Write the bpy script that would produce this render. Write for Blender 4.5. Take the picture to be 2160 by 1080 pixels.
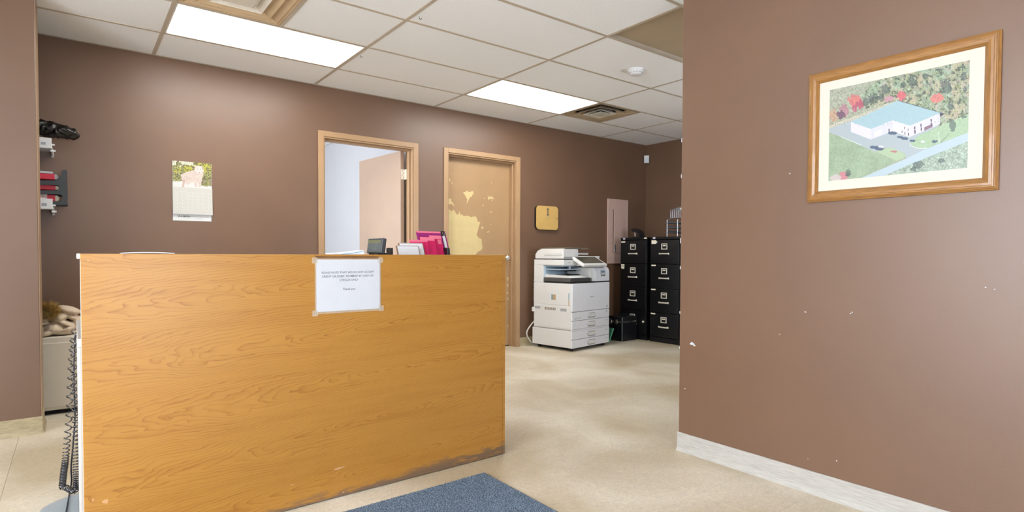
import bpy, bmesh, math, random
import numpy as np
from mathutils import Vector, Matrix, noise

for o in list(bpy.data.objects): bpy.data.objects.remove(o)
scene = bpy.context.scene
COL = scene.collection
R = random.Random(7)

# ------------------------------------------------------------------ camera
F_PX, YAW, PIT, ROL, CY = 1202.828, 0.65509, 0.02449, 0.00353, 566.516
CAM = np.array([0.0, 0.0, 1.055])
_F = np.array([math.sin(YAW)*math.cos(PIT), math.cos(YAW)*math.cos(PIT), -math.sin(PIT)])
_R = np.array([math.cos(YAW), -math.sin(YAW), 0.0]); _U = np.cross(_R, _F)
_R2 = _R*math.cos(ROL)+_U*math.sin(ROL); _U2 = -_R*math.sin(ROL)+_U*math.cos(ROL)
cd = bpy.data.cameras.new('camera'); cam = bpy.data.objects.new('camera', cd); COL.objects.link(cam)
cd.sensor_fit = 'HORIZONTAL'; cd.sensor_width = 36; cd.lens = F_PX/2160*36; cd.shift_y = (CY-540)/2160
cd.clip_start = 0.02
cam.matrix_world = Matrix([[_R2[i], _U2[i], -_F[i], CAM[i]] for i in range(3)]+[[0, 0, 0, 1]])
scene.camera = cam

def ray(x, y): return _F*F_PX+_R2*(x-1080)+_U2*(CY-y)
def onY(x, y, d): v = ray(x, y); return CAM+v*(d/v[1])
def onX(x, y, d): v = ray(x, y); return CAM+v*(d/v[0])
def onZ(x, y, z): v = ray(x, y); return CAM+v*((z-CAM[2])/v[2])
def project(P):
    d = np.asarray(P)-CAM; w = d@_F
    return np.stack([1080+F_PX*(d@_R2)/w, CY-F_PX*(d@_U2)/w], -1)

# ------------------------------------------------------------------ light
world = bpy.data.worlds.new('world'); scene.world = world; world.use_nodes = True
bg = world.node_tree.nodes['Background']
bg.inputs[0].default_value = (0.84, 0.91, 1.0, 1); bg.inputs[1].default_value = 23.0
sun = bpy.data.lights.new('sun', 'SUN'); sun.energy = 12.0; sun.angle = math.radians(.6); sun.color = (1.0, .96, .90)
suno = bpy.data.objects.new('sun', sun); COL.objects.link(suno)
suno.rotation_euler = Vector((.62, .10, -1.0)).to_track_quat('-Z', 'Y').to_euler()
FLUO = 17.0
scene.view_settings.view_transform = 'Standard'
try: scene.view_settings.look = 'None'
except Exception: pass
scene.view_settings.gamma = 1.0; scene.view_settings.use_curve_mapping = False
scene.view_settings.exposure = 0.0

def portal(name, loc, rot, sx, sy):
    l = bpy.data.lights.new(name, 'AREA'); l.shape = 'RECTANGLE'; l.size = sx; l.size_y = sy
    l.cycles.is_portal = True
    o = bpy.data.objects.new(name, l); o.location = loc; o.rotation_euler = rot; COL.objects.link(o)

# ------------------------------------------------------------------ main dimensions
D = 5.134; H = 2.561; XR = 2.588; XC = 6.265; YF = -1.1; XL = -2.6
GX0 = 0.497; GY0 = 4.580; T = 1.2192
YD = 2.39                                    # front face of the reception desk
portal('front_daylight_opening', (0.425, YF-0.02, 1.02), (math.radians(90), 0, 0), .75, 1.45)
portal('side_daylight_opening', (XL-0.02, .45, 1.375), (0, math.radians(-90), 0), 2.05, 2.8)
portal('hall_daylight_opening', (4.5, 0.88, 1.45), (math.radians(90), 0, 0), .9, 1.1)
portal('office_daylight_opening', (-0.42, 6.9, 1.5), (0, math.radians(-90), 0), 1.4, 2.2)

# ------------------------------------------------------------------ materials
def lin(c):
    if isinstance(c, str): c = [int(c[i:i+2], 16) for i in (0, 2, 4)]
    return tuple(((v/255)/12.92 if v/255 <= .04045 else ((v/255+.055)/1.055)**2.4) for v in c)+(1,)
MATS = {}
def mat(name, c, rough=.5, metal=0., spec=.5, var=0., vscale=8., bump=0., bscale=120., emit=0., alpha=1., coat=0., trans=0., stretch=None):
    if name in MATS: return MATS[name]
    m = bpy.data.materials.new(name); m.use_nodes = True; nt = m.node_tree; N = nt.nodes; L = nt.links
    b = N['Principled BSDF']; b.inputs['Base Color'].default_value = lin(c); b.inputs['Roughness'].default_value = rough
    b.inputs['Metallic'].default_value = metal; b.inputs['Specular IOR Level'].default_value = spec
    b.inputs['Coat Weight'].default_value = coat; b.inputs['Alpha'].default_value = alpha
    b.inputs['Transmission Weight'].default_value = trans
    tc = N.new('ShaderNodeTexCoord'); src = tc.outputs['Object']
    if stretch:
        mp = N.new('ShaderNodeMapping'); mp.inputs['Scale'].default_value = stretch; L.new(src, mp.inputs[0]); src = mp.outputs[0]
    if var > 0:
        n = N.new('ShaderNodeTexNoise'); n.inputs['Scale'].default_value = vscale; n.inputs['Detail'].default_value = 5
        L.new(src, n.inputs['Vector'])
        mr = N.new('ShaderNodeMapRange'); mr.inputs[1].default_value = .3; mr.inputs[2].default_value = .7
        mr.inputs[3].default_value = 1-var; mr.inputs[4].default_value = 1+var; L.new(n.outputs['Fac'], mr.inputs[0])
        mx = N.new('ShaderNodeMix'); mx.data_type = 'RGBA'; mx.blend_type = 'MULTIPLY'; mx.inputs[0].default_value = 1
        mx.inputs[6].default_value = lin(c); L.new(mr.outputs[0], mx.inputs[7]); L.new(mx.outputs[2], b.inputs['Base Color'])
    if bump > 0:
        n2 = N.new('ShaderNodeTexNoise'); n2.inputs['Scale'].default_value = bscale; n2.inputs['Detail'].default_value = 3
        L.new(src, n2.inputs['Vector'])
        bp = N.new('ShaderNodeBump'); bp.inputs['Strength'].default_value = bump; bp.inputs['Distance'].default_value = .002
        L.new(n2.outputs['Fac'], bp.inputs['Height']); L.new(bp.outputs[0], b.inputs['Normal'])
    if emit > 0:
        b.inputs['Emission Color'].default_value = lin(c); b.inputs['Emission Strength'].default_value = emit
    MATS[name] = m; return m

WALL = mat('brown_wall_paint', '6a4f3c', .42, spec=.65, var=.05, vscale=2.5, bump=.12, bscale=260)
WALLEND = mat('lit_end_face_tan', '967c62', .5, var=.06, vscale=6)  # wall paint made lighter: light on the stub's end face, put into the colour
OFFW = mat('pale_office_paint', 'b3b3b6', .6, var=.02, vscale=3)
LOBBY = mat('lobby_paint', 'a08a7c', .6, var=.03, vscale=3)
TRIM = mat('tan_door_frame_paint', 'a38361', .38, var=.05, vscale=5)
DOOR2 = mat('tan_door_paint', '9f805c', .42, var=.05, vscale=4)
DOOR1 = mat('beige_open_door_paint', 'a68d79', .4, var=.03, vscale=4)
PEEL = mat('cream_bare_paint', 'c2ae7c', .55, var=.05, vscale=12)
BASEG = mat('light_grey_vinyl_base', 'a9a69f', .45, var=.15, vscale=6, stretch=(3, 3, 40))
BASEB = mat('beige_vinyl_base', 'a39575', .5, var=.2, vscale=7, stretch=(3, 3, 25))
TILE = mat('white_acoustic_tile', 'ebebea', .9, spec=.2, var=.035, vscale=90, bump=.35, bscale=400)
TBAR = mat('painted_grid_bar', 'b5a896', .5, var=.06, vscale=5)
PLENUM = mat('taupe_board_above_grid', 'a8957a', .9, var=.03, vscale=4)
VENTB = mat('beige_vent_paint', 'c2a784', .45, var=.08, vscale=6)
VENTW = mat('pale_vent_paint', 'd8d0c2', .4, var=.05, vscale=8)
DARK = mat('dark_void', '17181a', .8)
WHITEP = mat('white_plastic', 'dadada', .4)
PAPER = mat('white_paper', 'b9bcc1', .8, var=.015, vscale=20)
PAPERB = mat('shade_offset_paper', 'dfe1e5', .8, var=.015, vscale=20)  # same paper, colour raised to offset the shade these sheets stand in
PAPERC = mat('cream_paper', 'e6dfcc', .85, var=.03, vscale=30)
INK = mat('grey_ink', '6f7380', .8)
INKD = mat('dark_ink', '33343a', .8)
BLACKM = mat('black_enamel_metal', '0b0c0f', .36, var=.2, vscale=6, bump=.05, bscale=300)
BLACKP = mat('black_plastic', '141517', .45, bump=.05)
CHROME = mat('chrome', 'd8d8d6', .18, metal=1)
BRASS = mat('champagne_metal', 'ebe5d6', .3, metal=.35)
COPW = mat('copier_white_plastic', 'd6d6d4', .42, var=.015, vscale=12)
COPG = mat('copier_front_grey_white', 'dfe1e6', .42, var=.015, vscale=12)
COPD = mat('copier_dark_grey', '4b4a47', .5, var=.05)
COPL = mat('copier_light_grey', '9ea0a4', .5)
COPB = mat('copier_bay_blue_grey', 'a9bccb', .45)
SCREEN = mat('dark_screen', '4a4c40', .15, var=.35, vscale=35)
WHITEL = mat('white_laminate', 'b7b3ae', .35)
CABW = mat('cream_cabinet_enamel', 'd6cfc0', .45, var=.02)
PINK = mat('hot_pink_card', 'd3105f', .55, var=.05)
PINKL = mat('pale_pink_card', 'e5748c', .6)
PURP = mat('magenta_cover', '93206e', .4)
RED = mat('red_card', 'c5263f', .5, var=.06)
BROWNP = mat('brown_kraft_edge', '8a6b52', .7)
TEAL = mat('teal_print', '3f8fb0', .6)
GREEN = mat('green_card', '5aa684', .6)
GOLD = mat('gold_enamel', 'c6a260', .38, var=.04, vscale=10)
PANELP = mat('mauve_brown_panel_paint', 'bb9f93', .4, var=.04)
COATM = mat('beige_coat_cloth', 'cab9a2', .85, var=.06, vscale=14, bump=.3, bscale=220)
FURM = mat('tan_fur', 'c2a66c', .7, var=.5, vscale=60)
BAGM = mat('black_crumpled_plastic', '121110', .28, var=.3)
CORDM = mat('black_coil_cord', '26282c', .16, spec=1.0, coat=.6)
CABLEM = mat('navy_cable', '232a38', .4)
GREYW = mat('grey_wire', 'a9adb2', .3, metal=.8)
MATEDGE = mat('black_rubber_edge', '1b1b1d', .7)
WOODF = mat('frame_wood', '8c6230', .38, var=.25, vscale=10, stretch=(20, 2, 20), coat=.2)
WOODFZ = mat('frame_wood_upright', '8c6230', .38, var=.25, vscale=10, stretch=(20, 20, 2), coat=.2)
MATB = mat('cream_mat_board', 'c8bfb2', .8)
BLUEF = mat('clear_blue_mat_plastic', 'b9cad8', .22, alpha=.35)
TAPE = mat('clear_tape', 'd8ccb8', .3, alpha=.25)
LENS = mat('dark_glass', '101418', .08)
GLASS = None

def build_special():
    global GLASS, OAK, OAKE, FLOORM, CARPET, DIFF, PRINT
    # window glass: mostly clear, a little mirror
    m = bpy.data.materials.new('window_glass'); m.use_nodes = True; nt = m.node_tree; N = nt.nodes; L = nt.links
    N.remove(N['Principled BSDF']); t = N.new('ShaderNodeBsdfTransparent'); g = N.new('ShaderNodeBsdfGlossy'); g.inputs['Roughness'].default_value = .02
    mx = N.new('ShaderNodeMixShader'); mx.inputs[0].default_value = .06
    L.new(t.outputs[0], mx.inputs[1]); L.new(g.outputs[0], mx.inputs[2]); L.new(mx.outputs[0], N['Material Output'].inputs[0]); GLASS = m

    # oak veneer: plain-sawn leaves repeated up the panel, cathedral figure from slanted growth rings
    def oak(name):
        m = bpy.data.materials.new(name); m.use_nodes = True; nt = m.node_tree; N = nt.nodes; L = nt.links
        b = N['Principled BSDF']; b.inputs['Roughness'].default_value = .36; b.inputs['Specular IOR Level'].default_value = .45
        tc = N.new('ShaderNodeTexCoord'); sp = N.new('ShaderNodeSeparateXYZ'); L.new(tc.outputs['Object'], sp.inputs[0])
        def M(op, a, bb=None, c=None):
            n = N.new('ShaderNodeMath'); n.operation = op
            for i, v in enumerate((a, bb, c)):
                if v is None: continue
                if isinstance(v, (int, float)): n.inputs[i].default_value = v
                else: L.new(v, n.inputs[i])
            return n.outputs[0]
        def NZ(sx, sy, sz, sc, det=3, dist=0):
            mp = N.new('ShaderNodeMapping'); mp.inputs['Scale'].default_value = (sx, sy, sz); L.new(tc.outputs['Object'], mp.inputs[0])
            n = N.new('ShaderNodeTexNoise'); n.inputs['Scale'].default_value = sc; n.inputs['Detail'].default_value = det
            n.inputs['Distortion'].default_value = dist; L.new(mp.outputs[0], n.inputs['Vector']); return n.outputs['Fac']
        u, v = sp.outputs['X'], sp.outputs['Z']
        warp = M('MULTIPLY', M('SUBTRACT', NZ(1.2, 1, 3.5, 1.4, 2), .5), .10)
        v1 = M('ADD', M('SUBTRACT', v, M('MULTIPLY', u, .085)), warp)
        leaf = M('DIVIDE', v1, .212)
        fl = M('FRACT', leaf)
        tri = M('ABSOLUTE', M('SUBTRACT', fl, .42))                     # distance from the heart of the leaf
        uu = M('ADD', M('SUBTRACT', M('MULTIPLY', u, .34), .10), M('MULTIPLY', M('SUBTRACT', NZ(3, 1, 9, 1.7, 2, .4), .5), .20))
        r = M('SQRT', M('ADD', M('MULTIPLY', M('MULTIPLY', tri, tri), 1.0), M('MULTIPLY', M('MULTIPLY', uu, uu), 1.0)))
        small = M('MULTIPLY', M('SUBTRACT', NZ(4, 1, 22, 2.5, 3), .5), .034)
        ph = M('MULTIPLY', M('ADD', r, small), 27.0)
        saw = M('FRACT', ph)
        ring = M('MULTIPLY', M('POWER', saw, 4.2), M('ADD', .55, NZ(1.5, 1, 5, 2.2, 2)))
        pores = NZ(5, 1, 190, 1.5, 3)
        pm = N.new('ShaderNodeMapRange'); pm.inputs[1].default_value = .52; pm.inputs[2].default_value = .72; L.new(pores, pm.inputs[0])
        streak = NZ(.8, 1, 14, 2.0, 4)
        grain = M('ADD', M('MULTIPLY', ring, .50), M('MULTIPLY', pm.outputs[0], M('ADD', M('MULTIPLY', ring, .30), .12)))
        tot = M('ADD', grain, M('MULTIPLY', M('SUBTRACT', streak, .5), .9))
        cr = N.new('ShaderNodeValToRGB'); e = cr.color_ramp
        e.elements[0].position = 0.0; e.elements[0].color = lin('a27431'); e.elements[1].position = 1.0; e.elements[1].color = lin('724a1b')
        k = e.elements.new(.35); k.color = lin('966627'); L.new(tot, cr.inputs[0])
        # worn, dirty strip along the foot of the panel
        wn = NZ(3, 1, 14, 3.0, 6, .8)
        hgt = M('SUBTRACT', M('ADD', .026, M('MULTIPLY', u, .036)), v)
        wm = N.new('ShaderNodeMapRange'); wm.inputs[1].default_value = -.05; wm.inputs[2].default_value = .02; wm.clamp = True; L.new(hgt, wm.inputs[0])
        wf = N.new('ShaderNodeMapRange'); wf.inputs[1].default_value = .46; wf.inputs[2].default_value = .60; L.new(M('ADD', wn, M('MULTIPLY', M('SUBTRACT', wm.outputs[0], .6), .45)), wf.inputs[0])
        mxd = N.new('ShaderNodeMix'); mxd.data_type = 'RGBA'; L.new(M('MULTIPLY', M('MULTIPLY', wf.outputs[0], wm.outputs[0]), .85), mxd.inputs[0])
        L.new(cr.outputs[0], mxd.inputs[6]); mxd.inputs[7].default_value = lin('5d4f45')
        L.new(mxd.outputs[2], b.inputs['Base Color'])
        bp = N.new('ShaderNodeBump'); bp.inputs['Strength'].default_value = .08; bp.inputs['Distance'].default_value = .001
        L.new(grain, bp.inputs['Height']); L.new(bp.outputs[0], b.inputs['Normal'])
        return m
    OAK = oak('oak_veneer')

    m = bpy.data.materials.new('beige_vinyl_floor'); m.use_nodes = True; nt = m.node_tree; N = nt.nodes; L = nt.links
    b = N['Principled BSDF']; b.inputs['Roughness'].default_value = .42; b.inputs['Specular IOR Level'].default_value = .4
    g = N.new('ShaderNodeNewGeometry')
    def nz(sc, det, vec=None, dist=0):
        n = N.new('ShaderNodeTexNoise'); n.inputs['Scale'].default_value = sc; n.inputs['Detail'].default_value = det
        n.inputs['Distortion'].default_value = dist; L.new(vec or g.outputs['Position'], n.inputs['Vector']); return n.outputs['Fac']
    c1 = N.new('ShaderNodeValToRGB'); c1.color_ramp.elements[0].position = .34; c1.color_ramp.elements[0].color = lin('b7a88c')
    c1.color_ramp.elements[1].position = .66; c1.color_ramp.elements[1].color = lin('d8cfbd'); L.new(nz(1.5, 6, dist=.5), c1.inputs[0])
    c2 = N.new('ShaderNodeMapRange'); c2.inputs[1].default_value = .3; c2.inputs[2].default_value = .7; c2.inputs[3].default_value = .86; c2.inputs[4].default_value = 1.1
    L.new(nz(55, 6, dist=1.5), c2.inputs[0])
    mx = N.new('ShaderNodeMix'); mx.data_type = 'RGBA'; mx.blend_type = 'MULTIPLY'; mx.inputs[0].default_value = 1
    L.new(c1.outputs[0], mx.inputs[6]); L.new(c2.outputs[0], mx.inputs[7]); L.new(mx.outputs[2], b.inputs['Base Color'])
    rr = N.new('ShaderNodeMapRange'); rr.inputs[3].default_value = .34; rr.inputs[4].default_value = .55; L.new(nz(4, 4), rr.inputs[0]); L.new(rr.outputs[0], b.inputs['Roughness'])
    FLOORM = m

    m = bpy.data.materials.new('blue_grey_carpet'); m.use_nodes = True; nt = m.node_tree; N = nt.nodes; L = nt.links
    b = N['Principled BSDF']; b.inputs['Roughness'].default_value = .95; b.inputs['Specular IOR Level'].default_value = .1
    tc = N.new('ShaderNodeTexCoord'); n = N.new('ShaderNodeTexNoise'); n.inputs['Scale'].default_value = 190; n.inputs['Detail'].default_value = 3
    L.new(tc.outputs['Object'], n.inputs['Vector']); c = N.new('ShaderNodeValToRGB')
    c.color_ramp.elements[0].position = .36; c.color_ramp.elements[0].color = lin('34404e'); c.color_ramp.elements[1].position = .66; c.color_ramp.elements[1].color = lin('8fa2b5')
    L.new(n.outputs['Fac'], c.inputs[0]); L.new(c.outputs[0], b.inputs['Base Color'])
    bp = N.new('ShaderNodeBump'); bp.inputs['Strength'].default_value = .8; bp.inputs['Distance'].default_value = .004; L.new(n.outputs['Fac'], bp.inputs['Height']); L.new(bp.outputs[0], b.inputs['Normal'])
    CARPET = m

    # prismatic lamp lens lit by two tubes behind it
    m = bpy.data.materials.new('lit_lamp_lens'); m.use_nodes = True; nt = m.node_tree; N = nt.nodes; L = nt.links
    N.remove(N['Principled BSDF']); e = N.new('ShaderNodeEmission'); e.inputs[0].default_value = (1.0, .985, .945, 1)
    tc = N.new('ShaderNodeTexCoord'); sp = N.new('ShaderNodeSeparateXYZ'); L.new(tc.outputs['Object'], sp.inputs[0])
    a = N.new('ShaderNodeMath'); a.operation = 'MULTIPLY'; a.inputs[1].default_value = 2*math.pi/.30; L.new(sp.outputs['Y'], a.inputs[0])
    cs = N.new('ShaderNodeMath'); cs.operation = 'COSINE'; L.new(a.outputs[0], cs.inputs[0])
    mr = N.new('ShaderNodeMapRange'); mr.inputs[1].default_value = -1; mr.inputs[2].default_value = 1; mr.inputs[3].default_value = FLUO*1.08; mr.inputs[4].default_value = FLUO*.92
    L.new(cs.outputs[0], mr.inputs[0]); L.new(mr.outputs[0], e.inputs[1]); L.new(e.outputs[0], N['Material Output'].inputs[0]); DIFF = m

    m = bpy.data.materials.new('colour_print'); m.use_nodes = True; nt = m.node_tree; N = nt.nodes; L = nt.links
    b = N['Principled BSDF']; b.inputs['Roughness'].default_value = .45
    a = N.new('ShaderNodeAttribute'); a.attribute_name = 'print_colour'; L.new(a.outputs['Color'], b.inputs['Base Color']); PRINT = m
build_special()

# ------------------------------------------------------------------ object helpers
XF = {}
def tag(o, label=None, cat=None, group=None, kind=None):
    if label: o['label'] = label
    if cat: o['category'] = cat
    if group: o['group'] = group
    if kind: o['kind'] = kind
    return o
def thing(name, label, cat, loc=(0, 0, 0), rz=0., group=None, kind=None):
    o = bpy.data.objects.new(name, None); o.empty_display_size = .05; COL.objects.link(o)
    o.location = loc; o.rotation_euler = (0, 0, rz)
    XF[o.name] = Matrix.Translation(loc) @ Matrix.Rotation(rz, 4, 'Z')
    return tag(o, label, cat, group, kind)
class MB:
    """collects shapes in one bmesh; build() links them as one mesh object"""
    def __init__(s): s.b = bmesh.new()
    def box(s, x0, x1, y0, y1, z0, z1, bev=0., seg=2, M=None):
        r = bmesh.ops.create_cube(s.b, size=1.0); vs = r['verts']
        for v in vs: v.co = Vector(((x0+x1)/2+v.co.x*(x1-x0), (y0+y1)/2+v.co.y*(y1-y0), (z0+z1)/2+v.co.z*(z1-z0)))
        if bev > 0:
            es = list({e for v in vs for e in v.link_edges})
            rr = bmesh.ops.bevel(s.b, geom=es, offset=bev, segments=seg, affect='EDGES', profile=.5)
            vs = list({v for f in rr['faces'] for v in f.verts} | {v for v in vs if v.is_valid})
        if M is not None:
            for v in vs: v.co = M @ v.co
        return s
    def cyl(s, p0, p1, r, r2=None, seg=16):
        p0, p1 = Vector(p0), Vector(p1); d = p1-p0
        q = d.to_track_quat('Z', 'Y').to_matrix().to_4x4()
        bmesh.ops.create_cone(s.b, cap_ends=True, segments=seg, radius1=r, radius2=r if r2 is None else r2, depth=d.length, matrix=Matrix.Translation((p0+p1)/2) @ q)
        return s
    def sphere(s, c, r, sc=(1, 1, 1), seg=16):
        bmesh.ops.create_uvsphere(s.b, u_segments=seg, v_segments=max(6, seg//2), radius=r, matrix=Matrix.Translation(c) @ Matrix.Diagonal((*sc, 1)))
        return s
    def prism(s, pts, fn, a, b):
        """polygon pts (2-D) swept from a to b through fn(u, v, w)"""
        va = [s.b.verts.new(fn(u, v, a)) for u, v in pts]; vb = [s.b.verts.new(fn(u, v, b)) for u, v in pts]
        n = len(pts); s.b.faces.new(va); s.b.faces.new(vb[::-1])
        for i in range(n): s.b.faces.new((va[i], vb[i], vb[(i+1) % n], va[(i+1) % n]))
        return s
    def poly(s, pts): s.b.faces.new([s.b.verts.new(p) for p in pts]); return s
    def tube(s, pts, r, seg=8, closed=False):
        P = [Vector(p) for p in pts]; n = len(P); rings = []
        up = Vector((.13, .21, .97))
        for i, p in enumerate(P):
            t = (P[min(i+1, n-1)]-P[max(i-1, 0)]).normalized()
            x = t.cross(up)
            if x.length < 1e-4: x = t.cross(Vector((1, 0, 0)))
            x.normalize(); y = t.cross(x); up = -y if False else up
            rr = r[i] if isinstance(r, (list, tuple)) else r
            rings.append([s.b.verts.new(p+x*math.cos(2*math.pi*k/seg)*rr+y*math.sin(2*math.pi*k/seg)*rr) for k in range(seg)])
        for i in range(n-1):
            for k in range(seg): s.b.faces.new((rings[i][k], rings[i][(k+1) % seg], rings[i+1][(k+1) % seg], rings[i+1][k]))
        s.b.faces.new(rings[0][::-1]); s.b.faces.new(rings[-1]); return s
    def lathe(s, prof, c, axis='Z', seg=24):
        rings = []
        for r, z in prof:
            ring = []
            for k in range(seg):
                a = 2*math.pi*k/seg; v = Vector((r*math.cos(a), r*math.sin(a), z))
                if axis == 'Y': v = Vector((v.x, v.z, v.y))
                if axis == 'X': v = Vector((v.z, v.x, v.y))
                ring.append(s.b.verts.new(v+Vector(c)))
            rings.append(ring)
        for i in range(len(rings)-1):
            for k in range(seg): s.b.faces.new((rings[i][k], rings[i][(k+1) % seg], rings[i+1][(k+1) % seg], rings[i+1][k]))
        s.b.faces.new(rings[0]); s.b.faces.new(rings[-1]); return s
    def build(s, name, m, parent=None, local=False, smooth=False, root=None):
        """vertices are world coordinates unless local; root = the thing whose frame holds them"""
        bmesh.ops.recalc_face_normals(s.b, faces=s.b.faces)
        me = bpy.data.meshes.new(name); 
        rt = root or parent
        while rt is not None and rt.parent is not None: rt = rt.parent
        if rt is not None and not local and rt.name in XF: s.b.transform(XF[rt.name].inverted())
        s.b.to_mesh(me); s.b.free()
        if smooth:
            for pl in me.polygons: pl.use_smooth = True
        o = bpy.data.objects.new(name, me); me.materials.append(m); COL.objects.link(o)
        if parent is not None: o.parent = parent
        return o
def struct(name, mb, m): return tag(mb.build(name, m), kind='structure')
def autosmooth(o, ang=40):
    me = o.data
    for pl in me.polygons: pl.use_smooth = True
    b = bmesh.new(); b.from_mesh(me)
    for e in b.edges: e.smooth = not (len(e.link_faces) == 2 and e.calc_face_angle(0) > math.radians(ang))
    b.to_mesh(me); b.free(); return o
def text(name, body, size, m, parent, Mx, align='CENTER', local=False, shear=0., ex=0.):
    cu = bpy.data.curves.new(name, 'FONT'); cu.body = body; cu.size = size; cu.align_x = align; cu.align_y = 'CENTER'; cu.shear = shear; cu.offset = ex; cu.resolution_u = 2
    t = bpy.data.objects.new(name, cu); COL.objects.link(t)
    me = bpy.data.meshes.new_from_object(t.evaluated_get(bpy.context.evaluated_depsgraph_get()))
    bpy.data.objects.remove(t)
    rt = parent
    while rt.parent is not None: rt = rt.parent
    if rt.name in XF and not local: Mx = XF[rt.name].inverted() @ Mx
    me.transform(Mx); me.materials.clear(); me.materials.append(m)
    o = bpy.data.objects.new(name, me); COL.objects.link(o); o.parent = parent; return o
def face_mat(origin, right, up):
    r = Vector(right).normalized(); u = Vector(up).normalized(); n = r.cross(u)
    return Matrix.Translation(origin) @ Matrix([[r.x, u.x, n.x, 0], [r.y, u.y, n.y, 0], [r.z, u.z, n.z, 0], [0, 0, 0, 1]])
def copy_tree(o, parent=None):
    c = o.copy(); COL.objects.link(c); c.parent = parent
    for ch in list(o.children): copy_tree(ch, c)
    return c
def inpoly(px, py, poly):
    r = np.zeros(px.shape, bool); n = len(poly); j = n-1
    for i in range(n):
        xi, yi = poly[i]; xj, yj = poly[j]
        r ^= ((yi > py) != (yj > py)) & (px < (xj-xi)*(py-yi)/((yj-yi) or 1e-9)+xi); j = i
    return r
_rng = np.random.default_rng(3)
def vnoise(x, y, s):
    """smooth value noise, about -1..1"""
    tab = np.random.default_rng(11).uniform(-1, 1, (64, 64)); x = x/s; y = y/s
    i = np.floor(x).astype(int); j = np.floor(y).astype(int); fx = x-i; fy = y-j; fx = fx*fx*(3-2*fx); fy = fy*fy*(3-2*fy)
    g = lambda a, b: tab[a % 64, b % 64]
    return (g(i, j)*(1-fx)+g(i+1, j)*fx)*(1-fy)+(g(i, j+1)*(1-fx)+g(i+1, j+1)*fx)*fy
def raster(name, P00, Pu, Pv, nx, ny, colfn, parent):
    """flat print: a grid of small faces, each with its own ink colour"""
    P00, Pu, Pv = np.array(P00), np.array(Pu), np.array(Pv)
    gu, gv = np.meshgrid(np.arange(nx+1)/nx, np.arange(ny+1)/ny)
    V = P00+gu[..., None]*Pu+gv[..., None]*Pv
    cu, cv = np.meshgrid((np.arange(nx)+.5)/nx, (np.arange(ny)+.5)/ny)
    C = colfn(P00+cu[..., None]*Pu+cv[..., None]*Pv, cu, cv).reshape(-1, 3)
    idx = np.arange((nx+1)*(ny+1)).reshape(ny+1, nx+1)
    Fc = np.stack([idx[:-1, :-1], idx[:-1, 1:], idx[1:, 1:], idx[1:, :-1]], -1).reshape(-1, 4)
    rt = parent
    while rt.parent is not None: rt = rt.parent
    V = V.reshape(-1, 3)
    if rt.name in XF:
        Mi = np.array(XF[rt.name].inverted()); V = V@Mi[:3, :3].T+Mi[:3, 3]
    me = bpy.data.meshes.new(name); me.from_pydata(V.tolist(), [], Fc.tolist())
    at = me.color_attributes.new('print_colour', 'FLOAT_COLOR', 'CORNER')
    c = np.clip(C/255., 0, 1)*.79; c = np.where(c <= .04045, c/12.92, ((c+.055)/1.055)**2.4)
    at.data.foreach_set('color', np.repeat(np.concatenate([c, np.ones((len(c), 1))], 1), 4, 0).astype(np.float32).ravel())
    o = bpy.data.objects.new(name, me); me.materials.append(PRINT); COL.objects.link(o); o.parent = parent; return o

# ------------------------------------------------------------------ the setting
# floor: slab plus 12-inch vinyl tiles with hairline joints
fl = struct('floor', MB().box(XL-.1, XC+.1, YF-.1, 9, -.06, -.004), FLOORM)
TS = .3048; cells = []
for i in range(-8, 23):
    for j in range(-4, 18):
        x, y = -.262+TS*(i+.5), 5.134-TS*(j+.5)
        if x < XL or x > XC+.1 or y < YF: continue
        d = (np.array([x, y, 0])-CAM)@_F
        vis = False
        if d > .3:
            q = project([x, y, 0]); vis = -90 < q[0] < 2250 and q[1] < 1290
            if x > XR+.3 and y < 1.75: vis = False
        cells.append((not vis, math.hypot(x, y), x, y))
cells.sort()
tm = MB().box(-TS/2+.0005, TS/2-.0005, -TS/2+.0005, TS/2-.0005, -.004, 0, .0005, 1)
t0 = tm.build('floor_tile', FLOORM, fl); rest = MB()
for n, (hid, dd, x, y) in enumerate(cells):
    if n < 295 and not hid:
        o = t0 if n == 0 else t0.copy()
        if n: COL.objects.link(o); o.parent = fl
        o.location = (x, y, 0)
    else: rest.box(x-TS/2+.0005, x+TS/2-.0005, y-TS/2+.0005, y+TS/2-.0005, -.004, 0)
tag(rest.build('floor_tile_field', FLOORM, fl), kind='stuff')

# walls
WT = .14
wb = MB()
O1 = (1.795, 2.700); O2 = (3.094, 4.002); OZ = 2.114
for a, b, z0 in ((XL, O1[0], 0), (O1[1], O2[0], 0), (O2[1], XC+.12, 0), (O1[0], O1[1], OZ), (O2[0], O2[1], OZ)): wb.box(a, b, D, D+WT, z0, 2.62)
wall_back = struct('wall_back', wb, WALL)
wall_right = struct('wall_right', MB().box(XR, XR+.13, YF, 1.882, 0, 2.62, .003, 1), WALL)
struct('wall_far', MB().box(XC, XC+.12, .9, D, 0, 2.62), WALL)
AX0, AX1, AZ0, AZ1 = 4.05, 4.95, .9, 2.0
struct('wall_alcove', MB().box(XR+.13, AX0, .78, .9, 0, 2.62).box(AX1, XC+.12, .78, .9, 0, 2.62).box(AX0, AX1, .78, .9, 0, AZ0).box(AX0, AX1, .78, .9, AZ1, 2.62), WALL)
w4 = thing('window_4', None, None, ((AX0+AX1)/2, .84, AZ0), kind='structure')
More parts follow.
